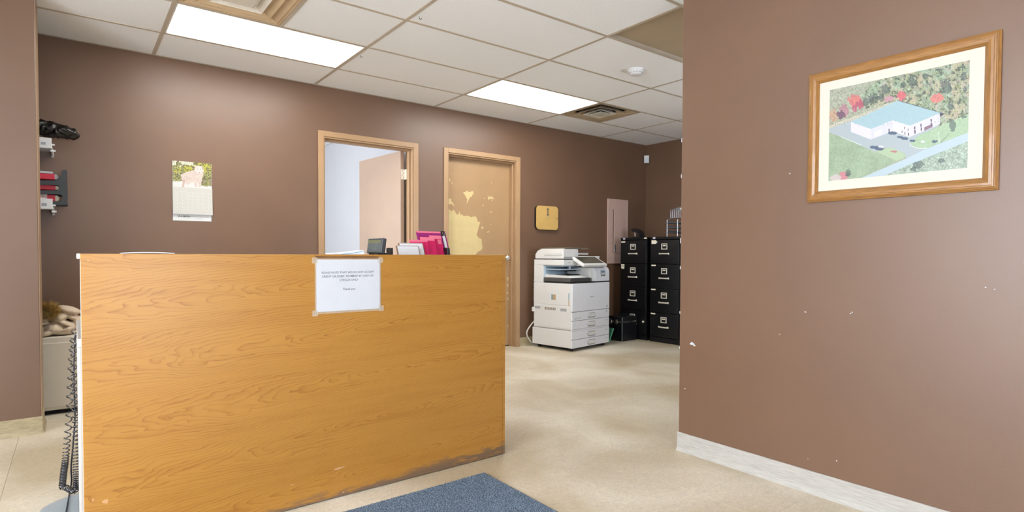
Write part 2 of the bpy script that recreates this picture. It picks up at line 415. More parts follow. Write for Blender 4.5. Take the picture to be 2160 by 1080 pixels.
MB().box(AX0, AX1, .81, .87, AZ0, AZ0+.05).box(AX0, AX1, .81, .87, AZ1-.05, AZ1).box(AX0, AX0+.05, .81, .87, AZ0+.05, AZ1-.05).box(AX1-.05, AX1, .81, .87, AZ0+.05, AZ1-.05).box((AX0+AX1)/2-.025, (AX0+AX1)/2+.025, .81, .87, AZ0+.05, AZ1-.05).build('window_frame', COPD, w4)
for a, b in ((AX0+.05, (AX0+AX1)/2-.025), ((AX0+AX1)/2+.025, AX1-.05)): MB().box(a, b, .837, .843, AZ0+.05, AZ1-.05).build('pane', GLASS, w4)
wl = struct('wall_left', MB().box(XL, -.163, 4.31, 4.60, 0, 2.62, .003, 1), WALL)
MB().box(-.1632, -.1605, 4.312, 4.60, .1, 2.56).build('lit_end_face', WALLEND, wl)  # thin skin giving the wall end its painted-in light
struct('wall_recess', MB().box(-1.5, -1.4, 4.6, D, 0, 2.62), WALL)
LY0, LY1, LZ0, LZ1 = -.95, 1.85, .35, 2.40
struct('wall_lobby', MB().box(XL-.12, XL, YF, LY0, 0, 2.62).box(XL-.12, XL, LY1, D, 0, 2.62).box(XL-.12, XL, LY0, LY1, 0, LZ0).box(XL-.12, XL, LY0, LY1, LZ1, 2.62), LOBBY)
w3 = thing('window_3', None, None, (XL-.06, (LY0+LY1)/2, LZ0), kind='structure')
f3 = MB(); f3.box(XL-.09, XL-.03, LY0, LY1, LZ0, LZ0+.05).box(XL-.09, XL-.03, LY0, LY1, LZ1-.05, LZ1)
for k in range(4):
    y = LY0+(LY1-LY0)*k/3; f3.box(XL-.09, XL-.03, max(LY0, y-.03), min(LY1, y+.03), LZ0+.05, LZ1-.05)
f3.build('window_frame', COPD, w3)
for k in range(3):
    a = LY0+(LY1-LY0)*k/3+.03; b = LY0+(LY1-LY0)*(k+1)/3-.03
    MB().box(XL-.063, XL-.057, a, b, LZ0+.05, LZ1-.05).build('pane', GLASS, w3)
# front wall behind the camera, with the shop-front glazing the daylight comes through
FX0, FX1, FZ0, FZ1 = .05, .80, .30, 1.75
fw = MB()
fw.box(XL, FX0, YF-.14, YF, 0, 2.62).box(FX1, XR+.13, YF-.14, YF, 0, 2.62).box(FX0, FX1, YF-.14, YF, 0, FZ0).box(FX0, FX1, YF-.14, YF, FZ1, 2.62)
struct('wall_front', fw, LOBBY)
wn = thing('window_1', None, None, ((FX0+FX1)/2, YF-.07, FZ0), kind='structure')
fr = MB(); fr.box(FX0, FX1, YF-.1, YF-.04, FZ0, FZ0+.05).box(FX0, FX1, YF-.1, YF-.04, FZ1-.05, FZ1)
for k in range(3):
    x = FX0+(FX1-FX0)*k/2; fr.box(max(FX0, x-.03), min(FX1, x+.03), YF-.1, YF-.04, FZ0+.05, FZ1-.05)
fr.build('window_frame', COPD, wn)
for k in range(2):
    a = FX0+(FX1-FX0)*k/2+.03; b = FX0+(FX1-FX0)*(k+1)/2-.03
    MB().box(a, b, YF-.075, YF-.069, FZ0+.05, FZ1-.05).build('pane', GLASS, wn)
# back office seen through the open door
struct('wall_office_right', MB().box(2.80, 2.90, D+WT, 8.9, 0, 2.62), OFFW)
struct('wall_leak_block_back', MB().box(2.90, 4.3, 6.0, 6.1, 0, 2.62), OFFW)  # unseen wall, added to stop daylight leaking under the closed door
struct('wall_leak_block_side', MB().box(4.2, 4.3, D+WT, 6.0, 0, 2.62), OFFW)  # unseen side wall, added to block the same leak
struct('wall_office_back', MB().box(-.5, 2.8, 8.8, 8.9, 0, 2.62), OFFW)
ow = MB(); ow.box(-.5, -.4, D+WT, 5.75, 0, 2.62).box(-.5, -.4, 8.0, 8.8, 0, 2.62).box(-.5, -.4, 5.75, 8.0, 0, .8).box(-.5, -.4, 5.75, 8.0, 2.2, 2.62)
struct('wall_office_left', ow, OFFW)
w2 = thing('window_2', None, None, (-.45, 6.87, .8), kind='structure')
f2 = MB(); f2.box(-.48, -.42, 5.75, 8, .8, .85).box(-.48, -.42, 5.75, 8, 2.15, 2.2)
for y in (5.75, 6.84, 7.95): f2.box(-.48, -.42, y, y+.05, .85, 2.15)
f2.build('window_frame', WHITEP, w2)
for y in (5.8, 6.89): MB().box(-.453, -.447, y, y+1.06, .85, 2.15).build('pane', GLASS, w2)

# baseboards (vinyl cove base)
def cove(p0, p1, nrm, h=.099, t=.006, toe=.016):
    p0, p1, n = Vector(p0), Vector(p1), Vector(nrm); prof = [(0, 0), (toe, 0), (toe*.95, .004), (t+.002, .02), (t, .035), (t, h-.002), (t-.002, h), (0, h)]
    d = p1-p0; m = MB(); m.prism(prof, lambda u, v, w: p0+d*w+n*u+Vector((0, 0, v)), 0, 1); return m
struct('baseboard_right', cove((XR, YF, 0), (XR, 1.886, 0), (-1, 0, 0)), BASEG)
struct('baseboard_left', cove((XL, 4.31, 0), (-.160, 4.31, 0), (0, -1, 0)), BASEB)
struct('baseboard_left_end', cove((-.163, 4.298, 0), (-.163, 4.6, 0), (1, 0, 0)), BASEB)
struct('baseboard_back', cove((4.055, D, 0), (XC, D, 0), (0, -1, 0)), BASEB)
struct('baseboard_back_middle', cove((2.751, D, 0), (3.043, D, 0), (0, -1, 0)), BASEB)
struct('baseboard_back_left', cove((-1.4, D, 0), (1.744, D, 0), (0, -1, 0)), BASEB)
struct('baseboard_far', cove((XC, .9, 0), (XC, D, 0), (-1, 0, 0)), BASEB)

# paint chips knocked out of the right wall and its corner
for (x, y, w, h_) in ((1460, 725, 14, 6), (1464, 728, 8, 4), (1699, 658, 5, 2.5), (1794, 661, 5, 2.5), (1798, 659, 3, 3), (2079, 606, 5, 3), (2098, 610, 4, 2), (1666, 366, 4, 3), (1765, 972, 4, 3), (1445, 820, 3, 2), (1645, 705, 3, 2), (1704, 968, 3, 2)):
    c = onX(x, y, XR); pts = []
    s_ = abs(onX(x+1, y, XR)[1]-c[1]); n = 7
    for k in range(n):
        a = 2*math.pi*k/n; q = R.uniform(.5, 1.1)
        pts.append((c[1]-math.cos(a)*w*.5*s_*q, c[2]+math.sin(a)*h_*.5*s_*1.2*q))
    MB().prism(pts, lambda u, v, w_: (XR-w_, u, v), -.0005, .0006).build('paint_chip', PAPER, wall_right)
for z in (.55, .74, .98, 1.12, 1.3, 1.47, 1.66):
    MB().box(XR-.0008, XR+.003, 1.879, 1.8835, z, z+R.uniform(.008, .03)).build('paint_chip', PAPER, wall_right)

# ceiling: slab, hung tiles, grid bars
ce = struct('ceiling', MB().box(XL-.1, XC+.12, YF-.1, 9, 2.62, 2.70), TILE)
xs = [GX0+T*k for k in range(-3, 6)]; ys = [GY0-T/2*j for j in range(-1, 11)]; ys[0] = D
special = {(3, 1): 'light', (5, 1): 'light', (3, 2): 'vent', (6, 1): 'vent', (5, 4): 'open', (5, 5): 'grille'}
tcache = {}
def ctile(x0, x1, y0, y1):
    w, d = round(x1-x0, 3), round(y1-y0, 3)
    if (w, d) not in tcache:
        tcache[(w, d)] = MB().box(-w/2+.004, w/2-.004, -d/2+.004, d/2-.004, 0, .016, .003, 1).build('ceiling_tile', TILE, ce); o = tcache[(w, d)]
    else: o = tcache[(w, d)].copy(); COL.objects.link(o); o.parent = ce
    o.location = ((x0+x1)/2, (y0+y1)/2, H+.003)
    return o
SPOT = {}
for i in range(len(xs)-1):
    for j in range(len(ys)-1):
        x0, x1 = max(xs[i], XL), min(xs[i+1], XC); y1, y0 = ys[j], max(ys[j+1], YF)
        if x1-x0 < .05 or y1-y0 < .05: continue
        k = special.get((i, j)); SPOT[(i, j)] = (x0, x1, y0, y1)
        if k in ('light', 'open', 'grille'): continue
        if k == 'vent': ctile(x0+T/2, x1, y0, y1)
        else: ctile(x0, x1, y0, y1)
for x in xs[1:]:
    if x < XC: MB().box(x-.012, x+.012, YF, D, H, H+.003).box(x-.001, x+.001, YF, D, H+.003, H+.035).build('grid_bar', TBAR, ce)
for y in ys[1:-1]:
    MB().box(XL, XC, y-.012, y+.012, H-.0004, H+.003).box(XL, XC, y-.001, y+.001, H+.003, H+.035).build('grid_bar', TBAR, ce)
for (i, j) in ((3, 2), (6, 1)):
    x = SPOT[(i, j)][0]+T/2; MB().box(x-.012, x+.012, SPOT[(i, j)][2], SPOT[(i, j)][3], H-.0002, H+.003).build('grid_bar', TBAR, ce)
MB().box(XL, XC, D-.02, D, H-.0006, H+.002).build('wall_angle', TBAR, ce)
MB().box(XC-.02, XC, .9, D, H-.0006, H+.002).build('wall_angle', TBAR, ce)
MB().box(2.8-.01, 2.8, D+WT, 8.8, H, H+.002).build('wall_angle', TBAR, ce)
# office ceiling tiles (a corner of it shows above the open door)
for i in range(3):
    for j in range(6):
        x1 = 2.8-T*i; y1 = 8.8-.6096*j; ctile(max(-.4, x1-T), x1, max(D+WT, y1-.6096), y1)
x0, x1, y0, y1 = SPOT[(5, 4)]
MB().box(x0+.002, x1-.002, y0+.002, y1-.002, H+.032, H+.044).build('board_above_grid', PLENUM, ce)

# ------------------------------------------------------------------ doors
def door_frame(name, O, cut=.014):
    fo = thing(name, None, None, ((O[0]+O[1])/2, D, 0), kind='structure')
    F = .050
    cas = MB()
    for sgn, x in ((-1, O[0]), (1, O[1])):
        a, b = (x-F, x+.002) if sgn < 0 else (x-.002, x+F)
        cas.box(a, b, D-.014, D, 0, OZ+F, .003, 1)
    cas.box(O[0], O[1], D-.014, D, OZ, OZ+F, .003, 1)
    cas.build('casing', TRIM, fo)
    jb = MB(); jb.box(O[0], O[0]+.012, D-.002, D+WT+.005, 0, OZ).box(O[1]-.012, O[1], D-.002, D+WT+.005, 0, OZ).box(O[0]+.012, O[1]-.012, D-.002, D+WT+.005, OZ-.012, OZ)
    jb.build('jamb', TRIM, fo)
    st = MB(); st.box(O[0]+.012, O[0]+.026, D+.045, D+.095, 0, OZ-.012, .002, 1).box(O[1]-.026, O[1]-.012, D+.045, D+.095, 0, OZ-.012, .002, 1).box(O[0]+.026, O[1]-.026, D+.045, D+.095, OZ-.030, OZ-.012, .002, 1)
    st.build('door_stop', TRIM, fo)
    return fo
door_frame('trim_1', O1); door_frame('trim_2', O2)
# open door into the office
HX, HY = 2.666, D+.128
ang = math.radians(4.5)
d1 = thing('door_1', None, None, (HX, HY, .008), kind='structure')
Md = Matrix.Translation((HX, HY, 0)) @ Matrix.Rotation(ang, 4, 'Z')
MB().box(-.044, 0, .004, .888, .01, 2.095, .002, 1, M=Md).build('leaf', DOOR1, d1)
for z in (.25, 1.05, 1.862):
    hg = MB(); hg.cyl((HX+.006, HY-.004, z-.052), (HX+.006, HY-.004, z+.052), .007, seg=10)
    hg.box(HX-.040, HX+.004, HY-.0015, HY+.002, z-.05, z+.05).box(HX+.006, HX+.0215, HY-.03, HY-.004, z-.05, z+.05)
    hh = hg.build('hinge', BRASS, d1)
    sc = MB()
    for dz in (-.035, -.012, .012, .035): sc.cyl((HX-.022+(.008 if dz in (-.035, .012) else -.008), HY-.0035, z+dz), (HX-.022+(.008 if dz in (-.035, .012) else -.008), HY-.001, z+dz), .004, seg=8)
    sc.build('screw', COPD, hh)
kn = MB(); kc = Md @ Vector((-.044, .82, .97)); kn.lathe([(.03, 0), (.03, -.008), (.012, -.012), (.012, -.035), (.026, -.045), (.028, -.06), (.016, -.07)], kc, 'X', 20); autosmooth(kn.build('knob', CHROME, d1))
# closed door with flaking paint
YL = D+.096
d2 = thing('door_2', None, None, ((O2[0]+O2[1])/2, YL, .01), kind='structure')
leaf2 = MB().box(O2[0]+.015, O2[1]-.015, YL, YL+.044, .012, OZ-.016, .002, 1).build('leaf', DOOR2, d2)
S3 = 874/170.
def dpx(pts): return [(lambda q: (q[0], q[2]))(onY(930+x/S3, 330+y/S3, YL)) for x, y in pts]
patches = [
 [(72, 585), (85, 572), (105, 585), (120, 595), (130, 575), (150, 590), (165, 625), (190, 632), (200, 595), (215, 640), (228, 625), (245, 648), (290, 642), (330, 660), (345, 650), (360, 660), (368, 640), (390, 670), (403, 712), (428, 708), (412, 760), (402, 800), (388, 855), (415, 890), (440, 895), (445, 960), (452, 990), (440, 1015), (400, 1035), (378, 1062), (370, 1200), (300, 1330), (180, 1400), (72, 1390)],
 [(77, 462), (95, 455), (118, 465), (108, 478), (130, 500), (150, 545), (130, 530), (112, 515), (95, 520), (80, 512)],
 [(238, 398), (250, 385), (268, 388), (276, 368), (295, 380), (310, 390), (335, 375), (352, 378), (352, 408), (340, 420), (335, 438), (318, 440), (300, 475), (278, 515), (285, 465), (272, 440), (262, 425), (256, 408)],
 [(507, 420), (520, 440), (540, 432), (560, 438), (576, 465), (545, 462), (528, 460), (512, 475)],
 [(448, 530), (458, 523), (468, 530), (458, 538)], [(467, 452), (474, 446), (480, 455), (472, 460)], [(526, 603), (545, 597), (558, 603), (545, 610)],
 [(433, 775), (450, 758), (463, 775), (450, 790)], [(490, 822), (505, 815), (525, 810), (522, 822), (505, 824)], [(536, 742), (544, 737), (549, 745), (540, 749)], [(543, 282), (550, 278), (553, 288), (546, 292)],
 [(88, 250), (97, 232), (102, 268), (95, 272)], [(115, 275), (122, 278), (127, 303), (118, 300)], [(108, 190), (114, 185), (116, 197), (110, 198)], [(545, 475), (555, 472), (560, 480), (550, 484)],
]
x2 = [p_[0] for p_ in dpx([(72, 500)])][0]
for pt in patches:
    q = [(max(u, O2[0]+.028), v) for u, v in dpx(pt)]
    MB().prism(q, lambda u, v, w: (u, YL-w, v), -.0002, .0008).build('bare_patch', PEEL, leaf2)
for (x, y, w, hh) in ((1071, 588, 3, 9), (1071, 602, 2.5, 8), (1070.5, 618, 3, 5), (1071.5, 630, 2.5, 6), (1071, 688, 2, 6)):
    a = onY(x-w/2, y-hh/2, YL); b = onY(x+w/2, y+hh/2, YL)
    MB().prism([(a[0], a[2]), (b[0], a[2]-.01), (b[0]-.004, b[2]), (a[0]+.003, b[2]+.008)], lambda u, v, w_: (u, YL-w_, v), -.0002, .0008).build('bare_patch', PEEL, leaf2)
k2 = MB(); k2.lathe([(.032, 0), (.032, -.008), (.013, -.012), (.013, -.034), (.027, -.044), (.029, -.058), (.018, -.068)], (3.918, YL, 1.018), 'Y', 24); autosmooth(k2.build('knob', CHROME, d2))

# ------------------------------------------------------------------ ceiling things
def ceiling_light(i, j, label):
    x0, x1, y0, y1 = SPOT[(i, j)]
    t = thing('ceiling_light', label, 'ceiling light', ((x0+x1)/2, (y0+y1)/2, H), group='recessed fluorescent ceiling lights')
    f = MB(); e = .022
    for a in ((x0+.013, x1-.013, y0+.013, y0+e), (x0+.013, x1-.013, y1-e, y1-.013), (x0+.013, x0+e, y0+e, y1-e), (x1-e, x1-.013, y0+e, y1-e)): f.box(*a, H-.001, H+.012)
    f.build('frame', VENTW, t)
    MB().box(x0+e, x1-e, y0+e, y1-e, H+.006, H+.011).build('diffuser', DIFF, t)
    MB().box(x0+.013, x1-.013, y0+.013, y1-.013, H+.013, H+.05).build('housing', WHITEP, t)
ceiling_light(3, 1, 'lit fluorescent ceiling panel next to the beige vent, over the calendar wall')
ceiling_light(5, 1, 'lit fluorescent ceiling panel beside the dark open vent, near the copier')
def ring(mb, cx, cy, r0, z0, r1, z1, th=.004):
    """one square cone of a diffuser: outer half width r0 at z0 to r1 at z1"""
    def q(r, z): return [mb.b.verts.new((cx+a*r, cy+b*r, z)) for a, b in ((-1, -1), (1, -1), (1, 1), (-1, 1))]
    A, B, C_, D_ = q(r0, z0), q(r1, z1), q(r1, z1+th), q(r0, z0+th)
    for P, Q in ((A, B), (B, C_), (C_, D_), (D_, A)):
        for k in range(4): mb.b.faces.new((P[k], P[(k+1) % 4], Q[(k+1) % 4], Q[k]))
def vent(i, j, label, m1, m2, gap):
    x0, x1, y0, y1 = SPOT[(i, j)]; x1 = x0+T/2; cx, cy = (x0+x1)/2, (y0+y1)/2
    t = thing('ceiling_vent', label, 'ceiling vent', (cx, cy, H), group='square cone ceiling vents')
    MB().box(x0+.013, x1-.013, y0+.013, y1-.013, H+.045, H+.05).build('duct_plate', DARK, t)
    f = MB(); ring(f, cx, cy, .291, H+.0, .262, H+.004); ring(f, cx, cy, .291, H+.0, .291, H+.05, .003); f.build('frame', m1, t)
    for k, (ra, rb) in enumerate(((.268, .205), (.210-gap*.3, .140+gap*.2), (.146-gap*.35, .080))):
        b = MB(); ring(b, cx, cy, ra, H-.002-.004*k, rb, H+.026); b.build('louvre', m1 if k < 2 else m2, t)
    c = MB(); ring(c, cx, cy, .086-gap*.2, H-.014, .070-gap*.2, H+.0); c.box(cx-.078+gap*.2, cx+.078-gap*.2, cy-.078+gap*.2, cy+.078-gap*.2, H-.014, H-.010); c.build('centre_plate', m2, t)
    return t
vent(3, 2, 'beige square ceiling vent with stepped pale louvres, next to the light over the calendar', VENTB, VENTW, 0)
vent(6, 1, 'dusty square ceiling vent with dark open gaps between its louvres, over the copier', mat('dusty_vent_paint', 'a08c70', .5, var=.2, vscale=5), mat('dusty_pale_vent', 'bdb7a8', .45, var=.1, vscale=8), .06)
# perforated return grille, only its corner shows past the wall
x0, x1, y0, y1 = SPOT[(5, 5)]; x1 = x1
gt = thing('return_grille', 'white egg-crate return air grille in the ceiling beside the open tile', 'air grille', ((x0+x1)/2, (y0+y1)/2, H))
g = MB()
for k in range(97): g.box(x0+.014+k*(x1-x0-.028)/96-.0008, x0+.014+k*(x1-x0-.028)/96+.0008, y0+.014, y1-.014, H+.002, H+.012)
for k in range(49): g.box(x0+.014, x1-.014, y0+.014+k*(y1-y0-.028)/48-.0008, y0+.014+k*(y1-y0-.028)/48+.0008, H+.002, H+.012)
g.build('grille_core', VENTW, gt)
MB().box(x0+.014, x1-.014, y0+.014, y1-.014, H+.03, H+.034).build('duct_plate', mat('grey_duct', '54595f', .6), gt)
sd = thing('smoke_detector', 'round white smoke detector on the ceiling tile beside the open tile', 'smoke detector', (3.645, 3.10, H))
b_ = MB(); b_.lathe([(.066, 0), (.066, -.010), (.063, -.014)], (3.645, 3.10, H+.004), 'Z', 32); autosmooth(b_.build('base', WHITEP, sd))
b_ = MB(); b_.lathe([(.061, -.014), (.060, -.026), (.050, -.034), (.046, -.040), (.036, -.046), (.0, -.047)][:-1]+[(.005, -.047)], (3.645, 3.10, H+.004), 'Z', 32); hd = autosmooth(b_.build('head', WHITEP, sd))
sl = MB()
for k in range(14):
    a = 2*math.pi*k/14; c = Vector((3.645+.053*math.cos(a), 3.10+.053*math.sin(a), H-.027)); sl.box(-.007, .007, -.002, .002, -.002, .002, M=Matrix.Translation(c) @ Matrix.Rotation(a+math.pi/2, 4, 'Z'))
sl.build('sensing_slot', COPL, hd)

# ------------------------------------------------------------------ reception desk
DX0, DX1, DZ = .017, 1.776, 1.053
dk = thing('reception_desk', 'tall oak-fronted reception desk with white laminate side and scuffed foot', 'reception desk', (.9, YD, 0))
MB().box(DX0, DX1, YD, YD+.020, .006, DZ, .0015, 1).build('front_panel', OAK, dk)
MB().box(DX1+.001, DX1+.018, YD+.001, YD+.74, .006, DZ+.001, .001, 1).build('end_panel', OAK, dk)
MB().box(DX0+.001, DX1, YD+.021, YD+.27, DZ-.017, DZ, .001, 1).build('counter_ledge', WHITEL, dk)
MB().box(DX0-.010, DX0+.001, YD+.004, YD+.27, DZ-.018, DZ+.0005, .003, 2).build('ledge_end_cap', WHITEL, dk)
MB().box(DX0-.0015, DX0, YD+.003, YD+.02, .006, DZ-.02).build('edge_band', WHITEL, dk)
MB().box(DX0-.012, DX0+.012, YD+.03, YD+.69, .006, .735, .001, 1).build('side_panel', WHITEL, dk)
MB().box(DX0-.012, DX1, YD+.022, YD+.70, .736, .765, .002, 1).build('worktop', WHITEL, dk)
MB().box(DX0+.012, DX1, YD+.022, YD+.04, .10, .735).build('modesty_board', WHITEL, dk)
# pale knocks in the veneer
for (x, y, w, h_) in ((714, 988, 30, 5), (617, 1023, 14, 4), (222, 1058, 16, 14), (196, 1055, 6, 14), (724, 1038, 8, 5), (186, 549, 6, 4), (1055, 553, 4, 3)):
    c = onY(x, y, YD); s_ = abs(onY(x+1, y, YD)[0]-c[0]); pts = []
    for k in range(9):
        a = 2*math.pi*k/9; q = R.uniform(.45, 1.05); pts.append((c[0]+math.cos(a)*w*.5*s_*q, c[2]+math.sin(a)*h_*.5*s_*q))
    MB().prism(pts, lambda u, v, w_: (u, YD-w_, v), -.0004, .0004).build('veneer_chip', mat('bare_veneer', 'b58c60', .6), dk)
# taped notice
nt_ = thing('paper_notice', 'white printed payment notice taped to the oak desk front', 'notice', (.945, YD-.002, .92))
MB().box(.797, 1.093, YD-.0012, YD-.0002, .802, 1.036).build('plastic_sleeve', TAPE, nt_)
MB().box(.803, 1.087, YD-.0022, YD-.0014, .811, 1.031).build('sheet', PAPER, nt_)
for x, z in ((.797, .806), (1.093, .812), (.797, 1.028), (1.09, 1.028)):
    MB().box(x-.012, x+.012, YD-.0028, YD-.0023, z-.012, z+.012).build('tape', TAPE, nt_)
for body, px, py, sz in (('PLEASE NOTE THAT WE DO NOT ACCEPT', 735, 574.5, .0122), ('CREDIT OR DEBIT. PAYMENT BY CASH OR', 735, 582.5, .0122), ('CHEQUE ONLY', 736, 590.5, .0122), ('Thank you', 736, 609.6, .0135)):
    c = onY(px, py, YD-.0026); text('printed_text', body, sz, INK, nt_, face_mat((c[0], YD-.0026, c[2]), (1, 0, 0), (0, 0, 1)), shear=.25 if 'Thank' in body else 0, ex=.0002)
# scuffed old tape mark above the notice
MB().box(.80, 1.085, YD-.0004, YD-.0001, 1.034, 1.047).build('tape_residue', mat('tape_residue_brown', '8a6238', .5, var=.3, vscale=30, alpha=.55), dk)

# things on the ledge and the worktop
pp = thing('loose_paper', 'loose white sheets lying on the counter ledge over the calendar side', 'paper', (.22, 2.53, DZ))
q = MB(); n = 14
top = [(.137+.162*k/n, .0035+.003*math.sin(math.pi*k/n)**.8) for k in range(n+1)]
for k in range(n):
    (a, za), (b, zb) = top[k], top[k+1]
    q.prism([(a, DZ+za), (b, DZ+zb), (b, DZ+max(.001, zb-.003)), (a, DZ+max(.001, za-.003))], lambda u, v, w: (u, w, v), 2.46, 2.6)
q.build('sheet', PAPERB, pp)
bp_ = thing('brochure', 'white brochure with a blue wave print lying on the counter ledge', 'brochure', (1.0, 2.55, DZ))
q = MB(); n = 16
zt = [.006+.014*(k/n)**1.5 for k in range(n+1)]
for k in range(n):
    a, b = .925+.145*k/n, .925+.145*(k+1)/n
    q.prism([(a, DZ+zt[k]), (b, DZ+zt[k+1]), (b, DZ+.001), (a, DZ+.001)], lambda u, v, w: (u, w, v), 2.52, 2.62)
q.build('sheets', PAPERB, bp_)
q = MB()
for k in range(4, n):
    a, b = .925+.145*k/n, .925+.145*(k+1)/n; f0, f1 = (k-4)/(n-4), (k+1-4)/(n-4)
    w0, w1 = DZ+.001+(zt[k]-.001)*(.15+.8*f0), DZ+.001+(zt[k+1]-.001)*(.15+.8*f1)
    q.prism([(a, w0), (b, w1), (b, w1-.0028), (a, w0-.0018)], lambda u, v, w: (u, w, v), 2.5190, 2.52)
q.build('printed_wave', TEAL, bp_)
# small tilted display, screen turned along the desk
ds = thing('desk_display', 'small dark grey tilted display screen standing on the counter ledge', 'display', (1.13, 2.55, DZ))
near, far = onX(806.5, 501.5, 1.165), onX(776.5, 503.5, 1.165)
yn, yf, zt_ = near[1], far[1], .5*(near[2]+far[2])
tilt = math.radians(7)
Mt = Matrix.Translation((1.165, 0, zt_)) @ Matrix.Rotation(tilt, 4, 'Y')
MB().box(0, .024, yn, yf, -(zt_-DZ)/math.cos(tilt)+.006, 0, .005, 3, M=Mt).build('case', mat('charcoal_plastic', '3a3b3f', .45), ds)
MB().box(-.0008, .001, yn+.008, yf-.006, -(zt_-DZ)/math.cos(tilt)+.012, -.007, M=Mt).build('screen', mat('dim_lcd', '5f6564', .2, var=.12, vscale=30), ds)
MB().box(-.0012, -.0008, yn+.009, yf-.007, -.024, -.009, M=Mt).build('status_bar', mat('lcd_olive_bar', '6f7054', .25), ds)
MB().box(1.155, 1.225, yn+.03, yf-.03, DZ, DZ+.008, .002).build('foot', BLACKP, ds)
c = onY(822, 523, 2.5)
st = thing('rubber_stamp', 'small black ribbed rubber stamp standing on the counter ledge', 'stamp', (c[0], 2.5, DZ))
q = MB()
q.box(c[0]-.013, c[0]+.013, 2.49, 2.51, DZ, c[2], .002); q.build('body', BLACKP, st)
q = MB()
for k in range(5): q.box(c[0]-.011+k*.0055-.001, c[0]-.011+k*.0055+.001, 2.4885, 2.4905, DZ+.003, c[2]-.004)
q.build('rib', mat('brown_plastic', '3c332c', .5), st)
# file sorter on the worktop with folders leaning back in it
WZ = .766
fs = thing('file_sorter', 'black stepped file sorter holding pink folders behind the desk front', 'file sorter', (1.5, 2.8, WZ))
q = MB(); q.box(1.30, 1.768, 2.70, 2.985, WZ, WZ+.012, .003)
q.build('base', BLACKP, fs)
LEAN = math.radians(24)
def leaning(y0, x0, x1, ztop, th, bev=.001):
    """slab standing on the sorter at y0, leaning back, its top edge at height ztop"""
    Mx = Matrix.Translation((0, y0, WZ+.014)) @ Matrix.Rotation(-LEAN, 4, 'X')
    return (x0, x1, 0, th, 0, (ztop-WZ-.014)/math.cos(LEAN), bev), Mx
def lean_y(z): return (z-WZ-.014)*math.tan(LEAN)
def leafthing(name, label, cat, px0, px1, py, yb, th, m, group=None):
    """top edge seen from px0 to px1 at row py"""
    nm_round = name == 'document_stack'; y = yb
    for _ in range(6):
        c = onY((px0+px1)/2, py, y); y = yb+lean_y(c[2])
    a, b = onY(px0, py, y), onY(px1, py, y)
    t = thing(name, label, cat, ((a[0]+b[0])/2, yb, WZ+.014), group=group)
    args, Mx = leaning(yb, a[0], b[0], c[2], th, .004 if nm_round else .001)
    MB().box(*args[:6], args[6], 1, M=Mx).build('cover', m, t)
    return t, a[0], b[0], c[2], Mx
def S7(x, y): return 680+x/7.714, 470+y/7.714
GF = 'folders in the sorter'
for (nm, lb, ct, a, b, yb, th, m) in (
  ('document_stack', 'white document stack with brown edge at the front of the file sorter', 'documents', (1195, 372), (1570, 362), 2.705, .010, BROWNP),
  ('document_stack', 'taller white document stack with brown edge, second in the file sorter', 'documents', (1230, 330), (1640, 318), 2.735, .012, BROWNP),
  ('file_folder', 'pale-topped pink folder just behind the white documents in the sorter', 'folder', (1415, 280), (1705, 280), 2.765, .006, PINK),
  ('file_folder', 'hot pink folder with a wide pale tab in the middle of the sorter', 'folder', (1590, 240), (1815, 232), 2.79, .008, PINK),
  ('file_folder', 'hot pink folder with a pale label, in front of the purple folder', 'folder', (1735, 212), (1925, 208), 2.815, .008, PINK),
  ('file_folder', 'purple magenta folder, tallest in the sorter, with a black clip', 'folder', (1530, 160), (2000, 128), 2.85, .010, PURP)):
    px0, _y0 = S7(*a); px1, _y1 = S7(*b)
    t, xa, xb, zt2, Mx = leafthing(nm, lb, ct, px0, px1, (_y0+_y1)/2, yb, th, m, GF)
    Lh = (zt2-WZ-.014)/math.cos(LEAN)
    if nm == 'document_stack':
        MB().box(xa+.007, xb-.008, -.0015, 0, .02, Lh-.006, M=Mx).build('front_sheet', PAPERB, t)
        MB().box(xa+.005, xb-.005, .004, th-.003, .02, Lh+.0008, M=Mx).build('page_edges', PAPERB, t)
    elif m is PINK:
        MB().box(xa, xb, -.0008, .0008, Lh-.012 if yb < 2.78 else Lh-.022, Lh+.0005, M=Mx).build('tab', PINKL, t)
    if 'label' in lb:
        MB().box(xa+(xb-xa)*.62, xa+(xb-xa)*.92, -.002, -.0008, Lh-.055, Lh-.026, M=Mx).build('label_sticker', PINKL, t)
    if m is PURP:
        MB().box(xa, xb, -.0012, 0, Lh-.010, Lh+.001, M=Mx).build('page_edges', PINKL, t)
        ck = thing('binder_clip', 'black binder clip with steel handle on the purple folder', 'clip', (xb-.02, yb+lean_y(zt2), zt2))
        MB().box(xb-.036, xb-.006, -.006, th+.003, Lh-.028, Lh+.003, .001, 1, M=Mx).build('clip_body', BLACKP, ck)
        q = MB()
        pts = [Mx @ Vector(p_) for p_ in ((xb-.028, -.009, Lh-.006), (xb-.025, -.010, Lh-.030), (xb-.017, -.010, Lh-.030), (xb-.014, -.009, Lh-.006))]
        q.tube(pts, .0016, 6); q.build('clip_handle', CHROME, ck)
        ws = thing('paper_slip', 'narrow white paper slip hanging below the binder clip', 'paper', (xb-.02, yb-.005, WZ+.02))
        MB().box(xb-.030, xb-.012, -.004, -.0025, .05, Lh-.030, M=Mx).build('sheet', PAPERB, ws)
MB().box(1.748, 1.768, 2.90, 2.985, WZ+.01, 1.095, .009, 3).build('side_plate', BLACKP, fs)
MB().box(1.30, 1.74, 2.955, 2.967, WZ+.01, .98, .004).build('divider', BLACKP, fs)
for y in (2.728, 2.759, 2.784, 2.809, 2.842):
    MB().box(1.30, 1.74, -.001, .001, -.002, .10, M=Matrix.Translation((0, y, WZ+.014)) @ Matrix.Rotation(-LEAN, 4, 'X')).build('divider', BLACKP, fs)

